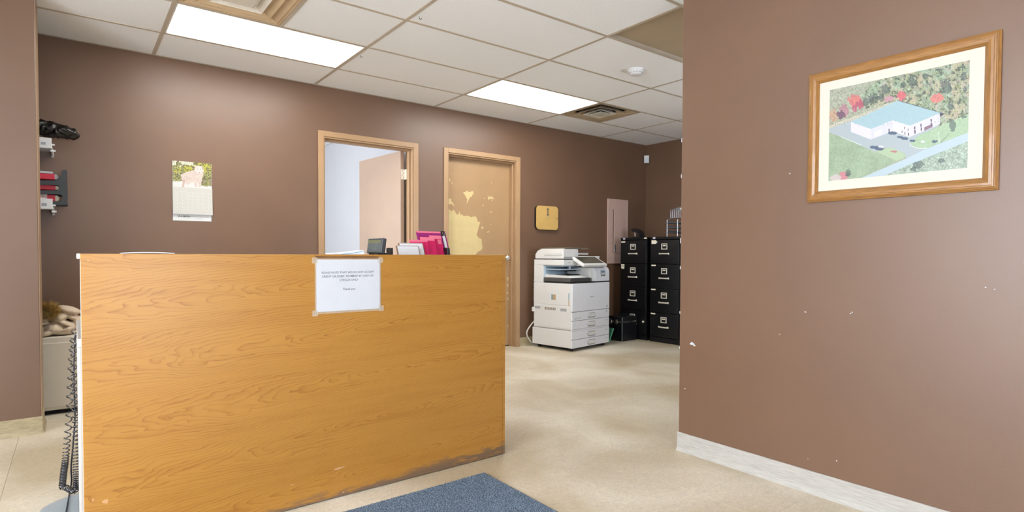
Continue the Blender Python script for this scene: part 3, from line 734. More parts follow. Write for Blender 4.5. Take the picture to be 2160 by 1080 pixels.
# ------------------------------------------------------------------ coiled cord, cable, chair mat
def helix(path, r, pitch_fn, wire, name, m, parent):
    P = [Vector(p) for p in path]; seg = []
    L_ = [0]
    for a, b in zip(P, P[1:]): L_.append(L_[-1]+(b-a).length)
    tot = L_[-1]; s = 0; ph = 0; out = []
    def at(s):
        for i in range(len(P)-1):
            if s <= L_[i+1] or i == len(P)-2:
                f = (s-L_[i])/(L_[i+1]-L_[i]); return P[i].lerp(P[i+1], min(1, f)), (P[i+1]-P[i]).normalized()
    while s < tot:
        c, t = at(s); x = t.cross(Vector((0, 1, 0))).normalized(); y = t.cross(x)
        out.append(c+(x*math.cos(ph)+y*math.sin(ph))*r); ph += 2*math.pi/12; s += pitch_fn(s/tot)/12
    MB().tube(out, wire, 5).build(name, m, parent, smooth=True)
YC = 3.105
cc = thing('coiled_phone_cord', 'black coiled telephone cord hanging in a loop beside the desk end', 'cord', tuple(onY(145, 1035, YC)))
pa = [onY(x, y, YC) for x, y in ((161, 690), (156, 702), (151, 760), (148, 820), (144, 900), (138, 970), (134, 1000), (131, 1027), (140, 1029), (153, 1039), (160, 1034), (161, 1010), (161, 960), (160, 900), (156, 820), (155, 760), (158, 712))]
pa = [(p_[0], p_[1], max(p_[2], .020)) for p_ in pa]
helix(pa, .0112, lambda f: .040 if f < .28 else (.040-.034*min(1, (f-.28)/.14) if f < .42 else (.0065 if f < .53 else .0065+.030*min(1, (f-.53)/.40))),   .0027, 'coil', CORDM, cc)
cb = thing('power_cable', 'thin navy cable hanging beside the coiled cord and trailing on the floor', 'cable', tuple(onY(145, 1030, YC+.02)))
def spline(pts, n=10):
    P = [Vector(p) for p in pts]; P = [2*P[0]-P[1]]+P+[2*P[-1]-P[-2]]; out = []
    for i in range(1, len(P)-2):
        for k in range(n):
            t = k/n; a, b, c, d = P[i-1:i+3]
            out.append(.5*((2*b)+(-a+c)*t+(2*a-5*b+4*c-d)*t*t+(-a+3*b-3*c+d)*t**3))
    out.append(P[-2]); return out
pts = [onY(x, y, YC+.03) for x, y in ((161, 704), (158, 716), (156, 800), (158, 880), (153, 950), (150, 985), (151, 1013), (147, 1040))]
pts += [onZ(143, 1062, .006), onZ(140, 1080, .006), onZ(137, 1110, .006)]
MB().tube(spline(pts), .0032, 6).build('cable', CABLEM, cb, smooth=True)
cm = thing('chair_mat', 'clear bluish plastic chair mat on the floor behind the desk', 'chair mat', (.8, 3.1, 0))
pts = []
x0, x1, y0, y1, rr = -.125, 1.35, 2.80, 3.85, .20
e0 = onZ(150, 1045, 0)
y1 = 3.12
for cx, cy, a0 in ((x1-rr, y1-.15, 0), (x0+rr, y1-.15, 90), (x0+rr, y0+.15, 180), (x1-rr, y0+.15, 270)):
    for k in range(9):
        a = math.radians(a0+90*k/8); pts.append((cx+rr*math.cos(a), cy+.15*math.sin(a)))
MB().prism(pts, lambda u, v, w: (u, v, w), .0008, .004).build('sheet', BLUEF, cm)

# ------------------------------------------------------------------ entrance mat
em = thing('entrance_mat', 'blue grey carpet entrance mat with black rubber edge in front of the desk', 'mat', (1.0, 1.4, 0))
MX0, MX1, MY0, MY1 = .15, 1.557, .35, 2.236
MB().box(MX0, MX1, MY0, MY1, 0, .005, .002, 1).build('rubber_border', MATEDGE, em)
MB().box(MX0+.010, MX1-.010, MY0+.010, MY1-.008, .004, .011, .002, 1).build('carpet_top', CARPET, em)
a = onZ(965, 1016, .0112)
MB().box(a[0]-.055, a[0]+.02, MY1-.0075, MY1-.001, .005, .0062).build('worn_edge', PAPERC, em)
pile = bmesh.new(); rp = random.Random(5)
pv, pf = [], []
for k in range(52000):
    x, y = rp.uniform(MX0+.012, MX1-.012), rp.uniform(1.45, MY1-.010)
    a = rp.uniform(0, 6.28); w = .0012; ht = rp.uniform(.003, .0065); lx, ly = rp.uniform(-.004, .004), rp.uniform(-.004, .004)
    n0 = len(pv); pv += [(x-w*math.cos(a), y-w*math.sin(a), .0105), (x+w*math.cos(a), y+w*math.sin(a), .0105), (x+lx, y+ly, .0105+ht)]; pf.append((n0, n0+1, n0+2))
me = bpy.data.meshes.new('carpet_pile'); L0 = XF[em.name].translation
me.from_pydata([(v[0]-L0.x, v[1]-L0.y, v[2]) for v in pv], [], pf); me.materials.append(CARPET); pile.free()
o = bpy.data.objects.new('carpet_pile', me); COL.objects.link(o); o.parent = em; tag(o, kind='stuff')

# ------------------------------------------------------------------ framed aerial picture on the right wall
PY0, PY1, PZ0, PZ1 = .553, 1.212, 1.289, 1.848
pf_ = thing('framed_picture', 'wood framed aerial photograph of a pale building with teal roof', 'picture', (XR, (PY0+PY1)/2, PZ0))
FWD = .046
prof = [(0, 0), (0, .012), (.006, .016), (.007, .018), (.011, .0195), (.012, .0215), (.017, .0225), (.018, .0240), (.026, .0245), (.036, .021), (.044, .012), (.046, .010), (.046, 0)]
def rail(a, b, c, d):
    """mitred rail: outer corners a,b and inner corners d,c (y,z)"""
    m = MB(); ra, rb = [], []
    for u, t in prof:
        f = u/FWD
        ra.append(m.b.verts.new((XR-t, a[0]+(d[0]-a[0])*f, a[1]+(d[1]-a[1])*f))); rb.append(m.b.verts.new((XR-t, b[0]+(c[0]-b[0])*f, b[1]+(c[1]-b[1])*f)))
    for k in range(len(prof)-1): m.b.faces.new((ra[k], ra[k+1], rb[k+1], rb[k]))
    m.b.faces.new(ra); m.b.faces.new(rb[::-1]); return m
oc = [(PY0, PZ0), (PY1, PZ0), (PY1, PZ1), (PY0, PZ1)]; ic = [(PY0+FWD, PZ0+FWD), (PY1-FWD, PZ0+FWD), (PY1-FWD, PZ1-FWD), (PY0+FWD, PZ1-FWD)]
for k in range(4): rail(oc[k], oc[(k+1) % 4], ic[(k+1) % 4], ic[k]).build('frame_rail', WOODF if k % 2 == 0 else WOODFZ, pf_)
MB().box(XR-.007, XR-.0005, PY0+.04, PY1-.04, PZ0+.04, PZ1-.04).build('mat_board', MATB, pf_)
def aerial(P, u, v):
    q = project(P); x = (q[..., 0]-1740)*3.856; y = (q[..., 1]-120)*3.856
    n1 = vnoise(x, y, 26); n2 = vnoise(x+91, y+37, 11); n3 = vnoise(x+17, y+71, 60); n4 = vnoise(x+5, y+400, 16)
    C = np.zeros(x.shape+(3,))
    def put(mask, c, a=1.): C[mask] = C[mask]*(1-a)+np.array(c)*a
    C[:] = (178, 184, 162); C += (n2*13)[..., None]
    forest = inpoly(x, y, [(430, 190), (1200, -20), (1200, 470), (935, 560), (600, 360), (330, 420), (300, 300)])
    C[forest] = (168, 180, 148); C[forest] += (n1[forest]*16+n2[forest]*16)[:, None]+np.stack([n3[forest]*14, n4[forest]*6, n1[forest]*12], -1)
    put(forest & (n3+n1*.5 > .35), (196, 190, 150), .5); put(forest & (vnoise(x-y*.5, y+x*.5, 13)+n1*.6 < -.55), (66, 76, 80), .62); put(forest & (n1-n4 > .75), (206, 176, 160), .45); put(forest & (n4 > .55), (148, 132, 140), .5)
    put(inpoly(x, y, [(30, 560), (330, 450), (600, 350), (580, 385), (220, 520), (40, 580)]), (214, 206, 186), .8)
    lot = [(30, 585), (215, 518), (420, 440), (930, 560), (760, 640), (690, 705), (750, 745), (830, 745), (660, 830), (655, 790), (600, 762), (520, 735), (470, 745), (410, 772), (30, 610)]
    put(inpoly(x, y, lot), (186, 198, 202))
    f1 = inpoly(x, y, [(30, 615), (130, 650), (410, 775), (580, 850), (280, 990), (30, 1020)]); put(f1, (166, 188, 156)); C[f1] += (n2[f1]*9+n3[f1]*7)[:, None]
    put(inpoly(x, y, [(415, 772), (520, 737), (600, 762), (655, 795), (648, 822), (585, 846)]), (186, 208, 170))
    lw = inpoly(x, y, [(690, 705), (760, 640), (930, 565), (1200, 450), (1200, 605), (830, 742), (750, 742)]); put(lw, (178, 205, 168)); C[lw] += (n2[lw]*8)[:, None]
    sc = inpoly(x, y, [(480, 968), (720, 862), (1200, 672), (1200, 900), (480, 985)]); put(sc, (172, 190, 172)); C[sc] += (n2[sc]*22+n1[sc]*12)[:, None]
    put(inpoly(x, y, [(280, 992), (660, 828), (830, 745), (1200, 602), (1200, 672), (720, 862), (470, 972)]), (196, 216, 226))
    put(inpoly(x, y, [(130, 648), (300, 715), (296, 720), (128, 652)]), (232, 232, 226)); put(inpoly(x, y, [(690, 700), (700, 720), (760, 742), (830, 740), (830, 747), (755, 748), (690, 722)]), (226, 230, 226))
    put(inpoly(x, y, [(590, 352), (975, 462), (935, 490), (600, 372)]), (70, 72, 92))
    roof = inpoly(x, y, [(212, 530), (425, 430), (590, 356), (940, 455), (690, 558), (550, 514), (378, 586)]); put(roof, (176, 208, 216)); C[roof] += (n2[roof]*3)[:, None]
    put(inpoly(x, y, [(212, 530), (374, 587), (374, 672), (212, 610)]), (236, 233, 241)); put(inpoly(x, y, [(374, 587), (550, 516), (550, 606), (374, 672)]), (226, 226, 238))
    put(inpoly(x, y, [(550, 516), (690, 560), (690, 652), (550, 606)]), (240, 236, 242)); put(inpoly(x, y, [(690, 560), (935, 458), (935, 548), (690, 652)]), (230, 228, 240))
    put(inpoly(x, y, [(402, 610), (462, 588), (462, 630), (402, 650)]), (240, 240, 246))
    for (a, b, w, hh) in ((522, 598, 8, 26), (628, 610, 6, 20), (648, 578, 6, 22), (652, 622, 6, 26), (676, 592, 7, 22), (680, 628, 7, 26), (730, 578, 9, 26), (732, 610, 10, 30), (782, 556, 9, 24), (783, 588, 10, 30), (864, 518, 10, 22), (866, 548, 10, 28)):
        put((abs(x-a) < w/2) & (abs(y-b) < hh/2), (96, 76, 100))
    put((abs(x-842) < 34) & (abs(y-572+.45*(x-842)) < 14), (128, 90, 110), .8)
    put(inpoly(x, y, [(806, 548), (855, 525), (855, 540), (806, 565)]), (224, 226, 236))
    def blob(cx, cy, rx, ry, c, t=.25, a=.9):
        d = ((x-cx)/rx)**2+((y-cy)/ry)**2+n2*.5+n4*.35; put(d < 1-t*.2, c, a)
    for b in ((245, 360, 58, 48, (226, 128, 124)), (285, 385, 30, 40, (190, 96, 116)), (150, 440, 42, 48, (190, 140, 150)), (70, 480, 44, 50, (206, 168, 140)), (128, 470, 34, 34, (120, 92, 112)), (240, 420, 22, 30, (196, 110, 130)),
              (622, 315, 36, 38, (228, 112, 122)), (908, 335, 54, 40, (232, 136, 126)), (150, 965, 36, 42, (222, 140, 150)), (90, 985, 40, 28, (222, 205, 205)), (520, 340, 40, 26, (214, 160, 170))):
        blob(*b)
    for b in ((490, 262, 36, 34), (395, 335, 46, 46), (340, 365, 30, 36), (708, 205, 34, 40), (640, 230, 24, 24), (985, 240, 44, 60), (1130, 160, 30, 36), (1020, 400, 28, 30), (1040, 555, 30, 44), (1130, 490, 24, 14), (185, 940, 24, 26), (190, 960, 20, 14), (760, 880, 44, 32), (720, 915, 24, 18), (950, 845, 26, 20), (460, 330, 24, 34), (815, 160, 24, 26), (1140, 270, 20, 26)):
        blob(*b, (84, 98, 96), .2, .6)
    n5 = vnoise(x*1.3+y*.6+13, y-.5*x, 7); wild = forest | sc | ((y < 560) & (x < 620)); wild &= ~roof
    C[wild] *= (1+.13*n5[wild])[:, None]
    for b in ((555, 620, 40, 14), (610, 652, 26, 9), (650, 664, 34, 12), (712, 682, 28, 11), (400, 735, 38, 14), (440, 748, 40, 14), (892, 688, 26, 13)):
        cx, cy, rx, ry = b; d = ((x-cx)/rx)**2+((y-cy-.25*(x-cx)*0)/ry)**2; put(d+n2*.35 < .85, (78, 98, 124), .9)
    put(((x-455)/22)**2+((y-730)/8)**2 < 1, (236, 234, 236)); put(((x-560)/26)**2+((y-770)/8)**2+n2*.4 < 1, (196, 130, 130)); put(((x-795)/16)**2+((y-690)/10)**2 < 1, (232, 236, 232))
    put(abs(x-928) < 2.5, (215, 222, 222), .0); put((abs(x-928) < 3) & (y > 610) & (y < 700), (226, 232, 226)); put(inpoly(x, y, [(940, 695), (1005, 628), (1008, 631), (944, 700)]), (130, 140, 130))
    return C
raster('aerial_print', (XR-.0076, 1.125, 1.3765), (0, -.482, 0), (0, 0, .3885), 380, 300, aerial, pf_)

# ------------------------------------------------------------------ calendar
cx0, cx1 = .614, .888
ca = thing('wall_calendar', 'wall calendar with a snow lynx picture hanging on the brown wall', 'calendar', ((cx0+cx1)/2, D, 1.31))
MB().box(cx0, cx1-.004, D-.003, D-.0006, 1.312, 1.60).build('backing_card', PAPER, ca)
MB().box(cx0, cx1, D-.006, D-.0012, 1.566, 1.776, .0005, 1).build('picture_sheet', PAPER, ca)
q = MB(); n = 10; v_ = []
for k in range(n+1):
    f = k/n; v_.append((1.575-f*.212, D-.0066-.012*f**2))
for k in range(n):
    (za, ya), (zb, yb) = v_[k], v_[k+1]
    q.prism([(ya, za), (yb, zb), (yb+.0008, zb), (ya+.0008, za)], lambda u, v, w: (w, u, v), cx0+.001, cx1+.003)
dp = q.build('date_page', mat('ivory_page', 'b2b0a8', .75), ca)
q = MB()
def pgy(z): f = (1.575-z)/.212; return D-.0066-.012*f**2-.0005
for r_ in range(5):
    for c_ in range(7):
        x = cx0+.028+c_*.0365; z = 1.53-.028*r_-.004; q.box(x, x+.004, pgy(z)-.0001, pgy(z)+.0003, z-.003, z+.003)
for r_ in range(6):
    z = 1.538-.028*r_; q.box(cx0+.012, cx1-.010, pgy(z)-.0001, pgy(z)+.0003, z-.0004, z+.0004)
q.build('printed_dates', mat('faint_print', 'cfd0d2', .8), dp)
q = MB()
for x, z, w in ((.765, 1.502, .02), (.8, 1.505, .02)): q.box(x, x+w, pgy(z)-.0002, pgy(z)+.0002, z-.002, z+.002)
MB().box(cx0+.006, cx1-.012, D-.0036, D-.003, 1.316, 1.356).build('advert_strip', mat('grey_strip', 'c9c9c6', .8), ca); q.b.free()
text('printed_text', 'OLA BRON', .0165, INKD, ca, face_mat((.688, D-.0039, 1.3465), (1, 0, 0), (0, 0, 1)), ex=.0007)
text('printed_text', 'INDUSTRIAL SUPPLY CO LTD', .0105, INK, ca, face_mat((.795, D-.0039, 1.3455), (1, 0, 0), (0, 0, 1)))
q = MB()
for k, (x, w) in enumerate(((.682, .05), (.77, .05))): q.box(x, x+w, D-.0039, D-.0036, 1.3335, 1.3355)
for k, (x, w) in enumerate(((.665, .075), (.75, .085))): q.box(x, x+w, D-.0039, D-.0036, 1.3245, 1.326)
q.build('printed_lines', mat('pale_ink', 'a5a6a6', .8), ca)
def lynx(P, u, v):
    q = project(P); x = (q[..., 0]-340)*6.75; y = (q[..., 1]-320)*6.75
    n1 = vnoise(x, y, 34); n2 = vnoise(x+50, y+9, 13); n3 = vnoise(x+7, y+300, 8)
    C = np.zeros(x.shape+(3,)); C[:] = (150, 150, 88); C += (n2*45+n3*25)[..., None]
    def put(m, c, a=1.): C[m] = C[m]*(1-a)+np.array(c)*a
    put((n1+n2*.7 > .25) & (y < 290), (205, 200, 70), .8); put(n2+n3*.6 < -.5, (92, 82, 60), .8); put((n1 < -.35) & (y > 280), (170, 150, 135), .7)
    put((x < 300) & (y < 215) & (n1+n2 > -.2), (248, 248, 240), .8); put((x > 290) & (x < 460) & (y < 190+n2*10), (240, 240, 228), .8)
    snow = y > 425+n2*10+(x > 570)*58+((x-400)/400)*10; put(snow, (240, 240, 236))
    body = inpoly(x, y, [(270, 330), (300, 318), (345, 295), (420, 275), (470, 258), (480, 225), (448, 178), (480, 200), (520, 198), (575, 205), (592, 215), (605, 260), (602, 330), (585, 380), (575, 440), (562, 500), (535, 505), (525, 440), (510, 430), (515, 500), (480, 500), (455, 430), (420, 440), (370, 480), (335, 440), (325, 505), (292, 505), (308, 430), (290, 400), (285, 350)])
    put(body, (232, 212, 200)); C[body] += (n3[body]*12+n2[body]*10)[:, None]
    put(body & (y > 400) & (x < 340), (206, 172, 158), .6); put(inpoly(x, y, [(360, 350), (440, 410), (445, 420), (355, 360)]), (190, 166, 156), .7)
    face = ((x-538)/46)**2+((y-262)/48)**2 < 1; put(face, (246, 238, 232), .8)
    for ex in (522, 560): put(((x-ex)/7)**2+((y-250)/5)**2 < 1, (140, 116, 110))
    put(((x-541)/9)**2+((y-300)/6)**2 < 1, (176, 130, 126)); put(inpoly(x, y, [(585, 215), (600, 235), (598, 260), (584, 240)]), (150, 130, 120), .6)
    return C
raster('lynx_print', (cx0+.001, D-.0063, 1.776), (cx1-cx0-.002, 0, 0), (0, 0, -.205), 150, 112, lynx, ca)

# ------------------------------------------------------------------ key cabinet, breaker panel, motion sensor
kb = thing('key_cabinet', 'gold rounded square key cabinet hanging beside the flaking door', 'key cabinet', (4.44, D, 1.35))
def rrect(x0, x1, z0, z1, r, n=6):
    out = []
    for cx, cz, a0 in ((x1-r, z1-r, 0), (x0+r, z1-r, 90), (x0+r, z0+r, 180), (x1-r, z0+r, 270)):
        for k in range(n+1): a = math.radians(a0+90*k/n); out.append((cx+r*math.cos(a), cz+r*math.sin(a)))
    return out
MB().prism(rrect(4.270, 4.606, 1.350, 1.628, .045), lambda u, v, w: (u, D-w, v), 0, .022).build('back_tray', mat('dark_brown_enamel', '2c2018', .45), kb)
lid = MB().prism(rrect(4.276, 4.617, 1.350, 1.630, .045), lambda u, v, w: (u, D-w, v), .024, .034).build('lid', GOLD, kb)
bm_ = bmesh.new(); bm_.from_mesh(lid.data); bmesh.ops.bevel(bm_, geom=[e for e in bm_.edges if len(e.link_faces) == 2 and e.calc_face_angle(0) > 1.2], offset=.003, segments=2, affect='EDGES'); bm_.to_mesh(lid.data); bm_.free()
q = MB(); q.lathe([(.010, 0), (.010, -.006), (.006, -.008)], (4.44, D-.034, 1.592), 'Y', 16); q.build('lock', CHROME, kb)
MB().sphere((4.598, D-.034, 1.488), .006, (1, .5, 1), 10).build('latch', COPD, kb)
ky = thing('key_ring', 'small keys hanging from the lock of the gold key cabinet', 'keys', (4.44, D-.04, 1.55))
q = MB(); q.box(4.437, 4.443, D-.052, D-.040, 1.575, 1.605); q.tube([(4.440+.012*math.cos(a), D-.046, 1.568+.014*math.sin(a)) for a in [2*math.pi*k/16 for k in range(17)]], .0015, 6); q.build('ring', COPD, ky)
q = MB(); q.prism([(4.436, 1.560), (4.448, 1.560), (4.446, 1.536), (4.436, 1.536)], lambda u, v, w: (u, D-w, v), .040, .043); q.sphere((4.438, D-.044, 1.530), .015, (1, .3, 1), 14); q.build('key', CHROME, ky)
q = MB(); q.prism([(4.430, 1.520), (4.440, 1.524), (4.448, 1.496), (4.441, 1.490)], lambda u, v, w: (u, D-w, v), .039, .042); q.build('key', BRASS, ky)

bk = thing('breaker_panel', 'tall mauve brown painted breaker panel on the wall over the file cabinets', 'breaker panel', (5.69, D, .94))
MB().box(5.497, 5.889, D-.018, D, .941, 1.787, .004, 2).build('cover_plate', PANELP, bk)
bd = MB().box(5.606, 5.802, D-.024, D-.017, 1.083, 1.650, .002, 1).build('door', PANELP, bk)
MB().box(5.594, 5.604, D-.0192, D-.0178, 1.08, 1.652).build('door_shadow_line', mat('shadow_line_brown', '3a2c28', .7), bk)  # dark strip painted for the shadow line along the door's left edge
MB().box(5.609, 5.637, D-.028, D-.023, 1.095, 1.195, .002, 1).build('latch', GREYW, bk)
MB().box(5.616, 5.630, D-.033, D-.027, 1.10, 1.135, .002, 1).build('lock', CHROME, bk)

ms = thing('motion_sensor', 'small white motion sensor in the wall corner under the ceiling', 'motion sensor', (XC-.03, D-.03, 2.32))
Ms = Matrix.Translation((XC-.042, D-.042, 2.362)) @ Matrix.Rotation(math.radians(-45), 4, 'Z')
MB().box(-.034, .034, -.022, .022, -.052, .052, .008, 3, M=Ms).build('housing', WHITEP, ms)
MB().box(-.026, .026, -.026, -.018, -.040, .010, .006, 3, M=Ms).build('lens', mat('sensor_lens', 'cfd3da', .3), ms)
MB().box(-.012, .012, .02, .05, -.02, .02, M=Ms).build('mount', WHITEP, ms)

# ------------------------------------------------------------------ file cabinets
CXF, CXB = 5.593, XC-.012
CW = .432
def file_cabinet(yr, label, tags):
    t = thing('file_cabinet', label, 'file cabinet', ((CXF+CXB)/2, yr+CW/2, 0), group='black four drawer file cabinets')
    b = MB(); y0, y1 = yr, yr+CW
    b.box(CXF+.004, CXB, y0, y0+.012, .0, 1.274).box(CXF+.004, CXB, y1-.012, y1, 0, 1.274).box(CXF+.004, CXB, y0+.012, y1-.012, 1.250, 1.274).box(CXB-.01, CXB, y0+.012, y1-.012, 0, 1.25).box(CXF+.010, CXB-.01, y0+.012, y1-.012, .01, .055)
    b.box(CXF, CXF+.006, y0, y1, 1.246, 1.276, .002, 1)
    b.build('body', BLACKM, t)
    MB().box(CXF+.002, CXF+.010, y0+.012, y1-.012, .006, .062).build('plinth', BLACKM, t)
    zb = [.070, .364, .656, .950]; ht = .288; yc = (y0+y1)/2
    for k, z in enumerate(zb):
        d = MB().box(CXF-.012, CXF+.55, y0+.010, y1-.010, z, z+ht, .004, 2).build('drawer', BLACKM, t)
        zc = z+.208
        q = MB()
        for a in ((yc-.043, yc+.043, zc+.026, zc+.036), (yc-.043, yc+.043, zc-.036, zc-.026), (yc-.043, yc-.032, zc-.026, zc+.026), (yc+.032, yc+.043, zc-.026, zc+.026)): q.box(CXF-.017, CXF-.011, *a, .0015, 1)
        q.build('label_holder', BRASS, d)
        MB().box(CXF-.0135, CXF-.012, yc-.030, yc+.030, zc-.024, zc+.026).build('label_slot', DARK, d)
        MB().box(CXF-.0145, CXF-.0136, yc-.022, yc+.022, zc+.004, zc+.018).build('label_card', PAPERC, d)
        zh = z+.122; q = MB()
        pts = [(CXF-.012, yc+.058, zh), (CXF-.030, yc+.055, zh), (CXF-.036, yc+.040, zh), (CXF-.037, yc, zh), (CXF-.036, yc-.040, zh), (CXF-.030, yc-.055, zh), (CXF-.012, yc-.058, zh)]
        q.tube(spline(pts, 5), .0075, 8)
        q.box(CXF-.018, CXF-.011, yc-.072, yc-.050, zh-.012, zh+.012, .003, 1).box(CXF-.018, CXF-.011, yc+.050, yc+.080, zh-.010, zh+.010, .003, 1)
        q.build('handle', BRASS, d, smooth=False)
        for (kk, ya, yb, za, zb_) in tags:
            if kk == k: MB().box(CXF-.0135, CXF-.0119, y1-.012-yb, y1-.012-ya, z+za, z+zb_).build('sticker', PAPERC, d)
    return t
c1 = file_cabinet(4.55, 'black four drawer file cabinet behind the hard case, hole punch on top', [(3, .010, .075, .262, .280), (2, .010, .065, .262, .282), (2, .010, .065, .235, .255), (2, .018, .062, .222, .232), (0, .36, .39, .15, .17)])
c2 = file_cabinet(4.07, 'black four drawer file cabinet with wire letter trays on top', [(3, .014, .085, .240, .284), (3, .08, .10, .255, .27), (2, .014, .080, .266, .282), (1, .014, .080, .266, .282), (0, .014, .080, .266, .282)])
for t, y in ((c1, 4.925), (c2, 4.45)): MB().box(CXF-.002, CXF-.0002, y-.02, y+.015, 1.25, 1.274).build('sticker', mat('lilac_sticker', 'b9b6c4', .6), t)
MB().box(CXF-.002, CXF-.0002, 4.56, 4.60, 1.255, 1.272).build('sticker', PAPERC, c1)
CT = 1.277
hp = thing('hole_punch', 'black two-hole paper punch on the file cabinet top', 'hole punch', (5.72, 4.80, CT))
MB().box(5.66, 5.78, 4.735, 4.865, CT, CT+.012, .004, 2).build('base', BLACKP, hp)
for y in (4.772, 4.836): MB().cyl((5.70, y, CT+.01), (5.70, y, CT+.062), .0095, seg=14).build('post', CHROME, hp)
q = MB(); q.prism([(4.885, CT+.112), (4.845, CT+.118), (4.79, CT+.098), (4.752, CT+.066), (4.735, CT+.012), (4.765, CT+.012), (4.775, CT+.055), (4.80, CT+.07), (4.872, CT+.078)], lambda u, v, w: (w, u, v), 5.675, 5.765); q.build('lever', BLACKP, hp)
lt = thing('letter_trays', 'grey wire letter trays with an upright file rack on the file cabinet', 'letter trays', (5.85, 4.2, CT))
TX0, TX1, TY0, TY1 = 5.70, 5.98, 4.02, 4.345
for k, z in enumerate((CT+.045, CT+.102, CT+.160)):
    MB().box(TX0, TX1, TY0, TY1, z, z+.003).box(TX0, TX0+.003, TY0, TY1, z, z+.010).box(TX0, TX1, TY1-.003, TY1, z, z+.03).build('tray', mat('steel_blue_grey', '6f7c86', .4, metal=.5), lt)
    q = MB(); q.tube([(TX0-.004, TY1+.012, z+.006), (TX0-.004, TY0, z+.006)], .0045, 6); q.build('tray_rim', GREYW, lt)
for x in (TX0, TX1):
    for y in (TY1-.004, TY1-.155, TY0+.01): MB().tube([(x, y, CT), (x, y, CT+.205)], .006, 6).build('upright', GREYW, lt)
q = MB(); q.tube([(TX0, TY1-.004, CT+.205), (TX0, TY1-.05, CT+.222), (TX0, TY0, CT+.232)], .004, 6).build('top_rail', GREYW, lt); MB().tube([(TX1, TY1-.004, CT+.205), (TX1, TY0, CT+.232)], .004, 6).build('top_rail', GREYW, lt)
for k in range(10):
    y = TY1-.055-k*.0265; z1 = CT+.315+.006*k
    q = MB(); q.tube([(TX0, y, CT+.222), (TX0, y, z1), (TX0+.006, y, z1+.006), (TX1-.006, y, z1+.006), (TX1, y, z1), (TX1, y, CT+.222)], .0045, 6); q.build('file_divider', GREYW, lt)

# ------------------------------------------------------------------ hard case and bag between copier and cabinets
hc = thing('hard_case', 'black hard catalogue case with metal trim standing before the file cabinet', 'case', (5.39, 4.76, 0))
hx0, hx1, hy0, hy1 = 5.275, 5.545, 4.665, 4.90
MB().box(hx0, hx1, hy0, hy1, .004, .225, .006, 2).build('body', mat('black_case_vinyl', '131418', .35, bump=.15, bscale=200), hc)
MB().box(hx0-.001, hx1+.001, hy0-.001, hy1+.001, .244, .298, .006, 2).build('lid', BLACKP, hc)
MB().box(hx0+.004, hx1-.004, hy0+.004, hy1-.004, .224, .246).build('seam_recess', DARK, hc)
q = MB()
for z in (.228, .241): q.box(hx0-.004, hx1+.004, hy0-.004, hy1+.004, z-.003, z+.003, .001, 1)
q.build('metal_trim', CHROME, hc)
q = MB(); q.box(hx0-.003, hx0+.006, hy0-.003, hy0+.006, .004, .222, .002, 1).box(hx0-.003, hx0+.006, hy0-.003, hy0+.006, .25, .295, .002, 1); q.build('corner_trim', mat('steel_corner', '8fa0ad', .35, metal=.8), hc)
q = MB(); q.box(hx0-.012, hx0-.002, hy0+.07, hy0+.11, .205, .262, .002, 1).box(hx0-.012, hx0-.002, hy1-.07, hy1-.04, .205, .262, .002, 1); q.build('latch', CHROME, hc)
q = MB(); q.tube(spline([((hx0+hx1)/2-.07, 4.78, .297), ((hx0+hx1)/2-.06, 4.78, .318), ((hx0+hx1)/2+.06, 4.78, .318), ((hx0+hx1)/2+.07, 4.78, .297)], 6), .008, 8); q.build('handle', BLACKP, hc)
def blob_mesh(parts, vox, name, m, parent, smooth_it=4, namp=.0, nsc=10, ridged=False, zmin=-9):
    """fuse several deformed ellipsoids into one continuous skin"""
    b = bmesh.new()
    for (c, rad, rz, rx) in parts:
        Mx = Matrix.Translation(c) @ Matrix.Rotation(rz, 4, 'Z') @ Matrix.Rotation(rx, 4, 'Y') @ Matrix.Diagonal((*rad, 1))
        bmesh.ops.create_icosphere(b, subdivisions=4, radius=1, matrix=Mx)
    me = bpy.data.meshes.new(name); b.to_mesh(me); b.free()
    o = bpy.data.objects.new(name, me); COL.objects.link(o)
    md = o.modifiers.new('r', 'REMESH'); md.mode = 'VOXEL'; md.voxel_size = vox
    sm = o.modifiers.new('s', 'SMOOTH'); sm.iterations = smooth_it
    me2 = bpy.data.meshes.new_from_object(o.evaluated_get(bpy.context.evaluated_depsgraph_get()))
    bpy.data.objects.remove(o)
    if namp:
        nr = [v.normal.copy() for v in me2.vertices]
        for v, nn in zip(me2.vertices, nr):
            w = noise.noise(v.co*nsc)
            if ridged: w = 1-2*abs(w)**.7
            w2 = noise.noise(v.co*nsc*2.3+Vector((3, 7, 1))); w2 = 1-2*abs(w2)**.7 if ridged else w2
            v.co += nn*namp*(w+.45*w2)
    for v in me2.vertices: v.co.z = max(v.co.z, zmin)
    if parent.name in XF: me2.transform(XF[parent.name].inverted())
    for pl in me2.polygons: pl.use_smooth = True
    me2.materials.append(m); o = bpy.data.objects.new(name, me2); COL.objects.link(o); o.parent = parent; return o
bg_ = thing('soft_bag', 'soft black bag slumped on the floor between the copier and hard case', 'bag', (5.30, 4.99, 0))
blob_mesh([((5.20, 5.00, .13), (.12, .09, .128), 0, 0), ((5.17, 5.0, .25), (.075, .07, .09), 0, .2), ((5.30, 5.01, .11), (.11, .085, .105), .2, 0)], .012, 'bag_body', mat('black_bag_cloth', '15151a', .6, bump=.3), bg_, 3, .008, 14, True)
gf = thing('green_folder', 'green card folder corner sticking out beside the black bag', 'folder', (5.19, 4.80, 0))
Mg = Matrix.Translation((5.13, 4.76, .005)) @ Matrix.Rotation(math.radians(-10), 4, 'Z') @ Matrix.Rotation(math.radians(22), 4, 'Y')
MB().box(-.012, .006, -.03, .055, 0, .17, .001, 1, M=Mg).build('cover', GREEN, gf)

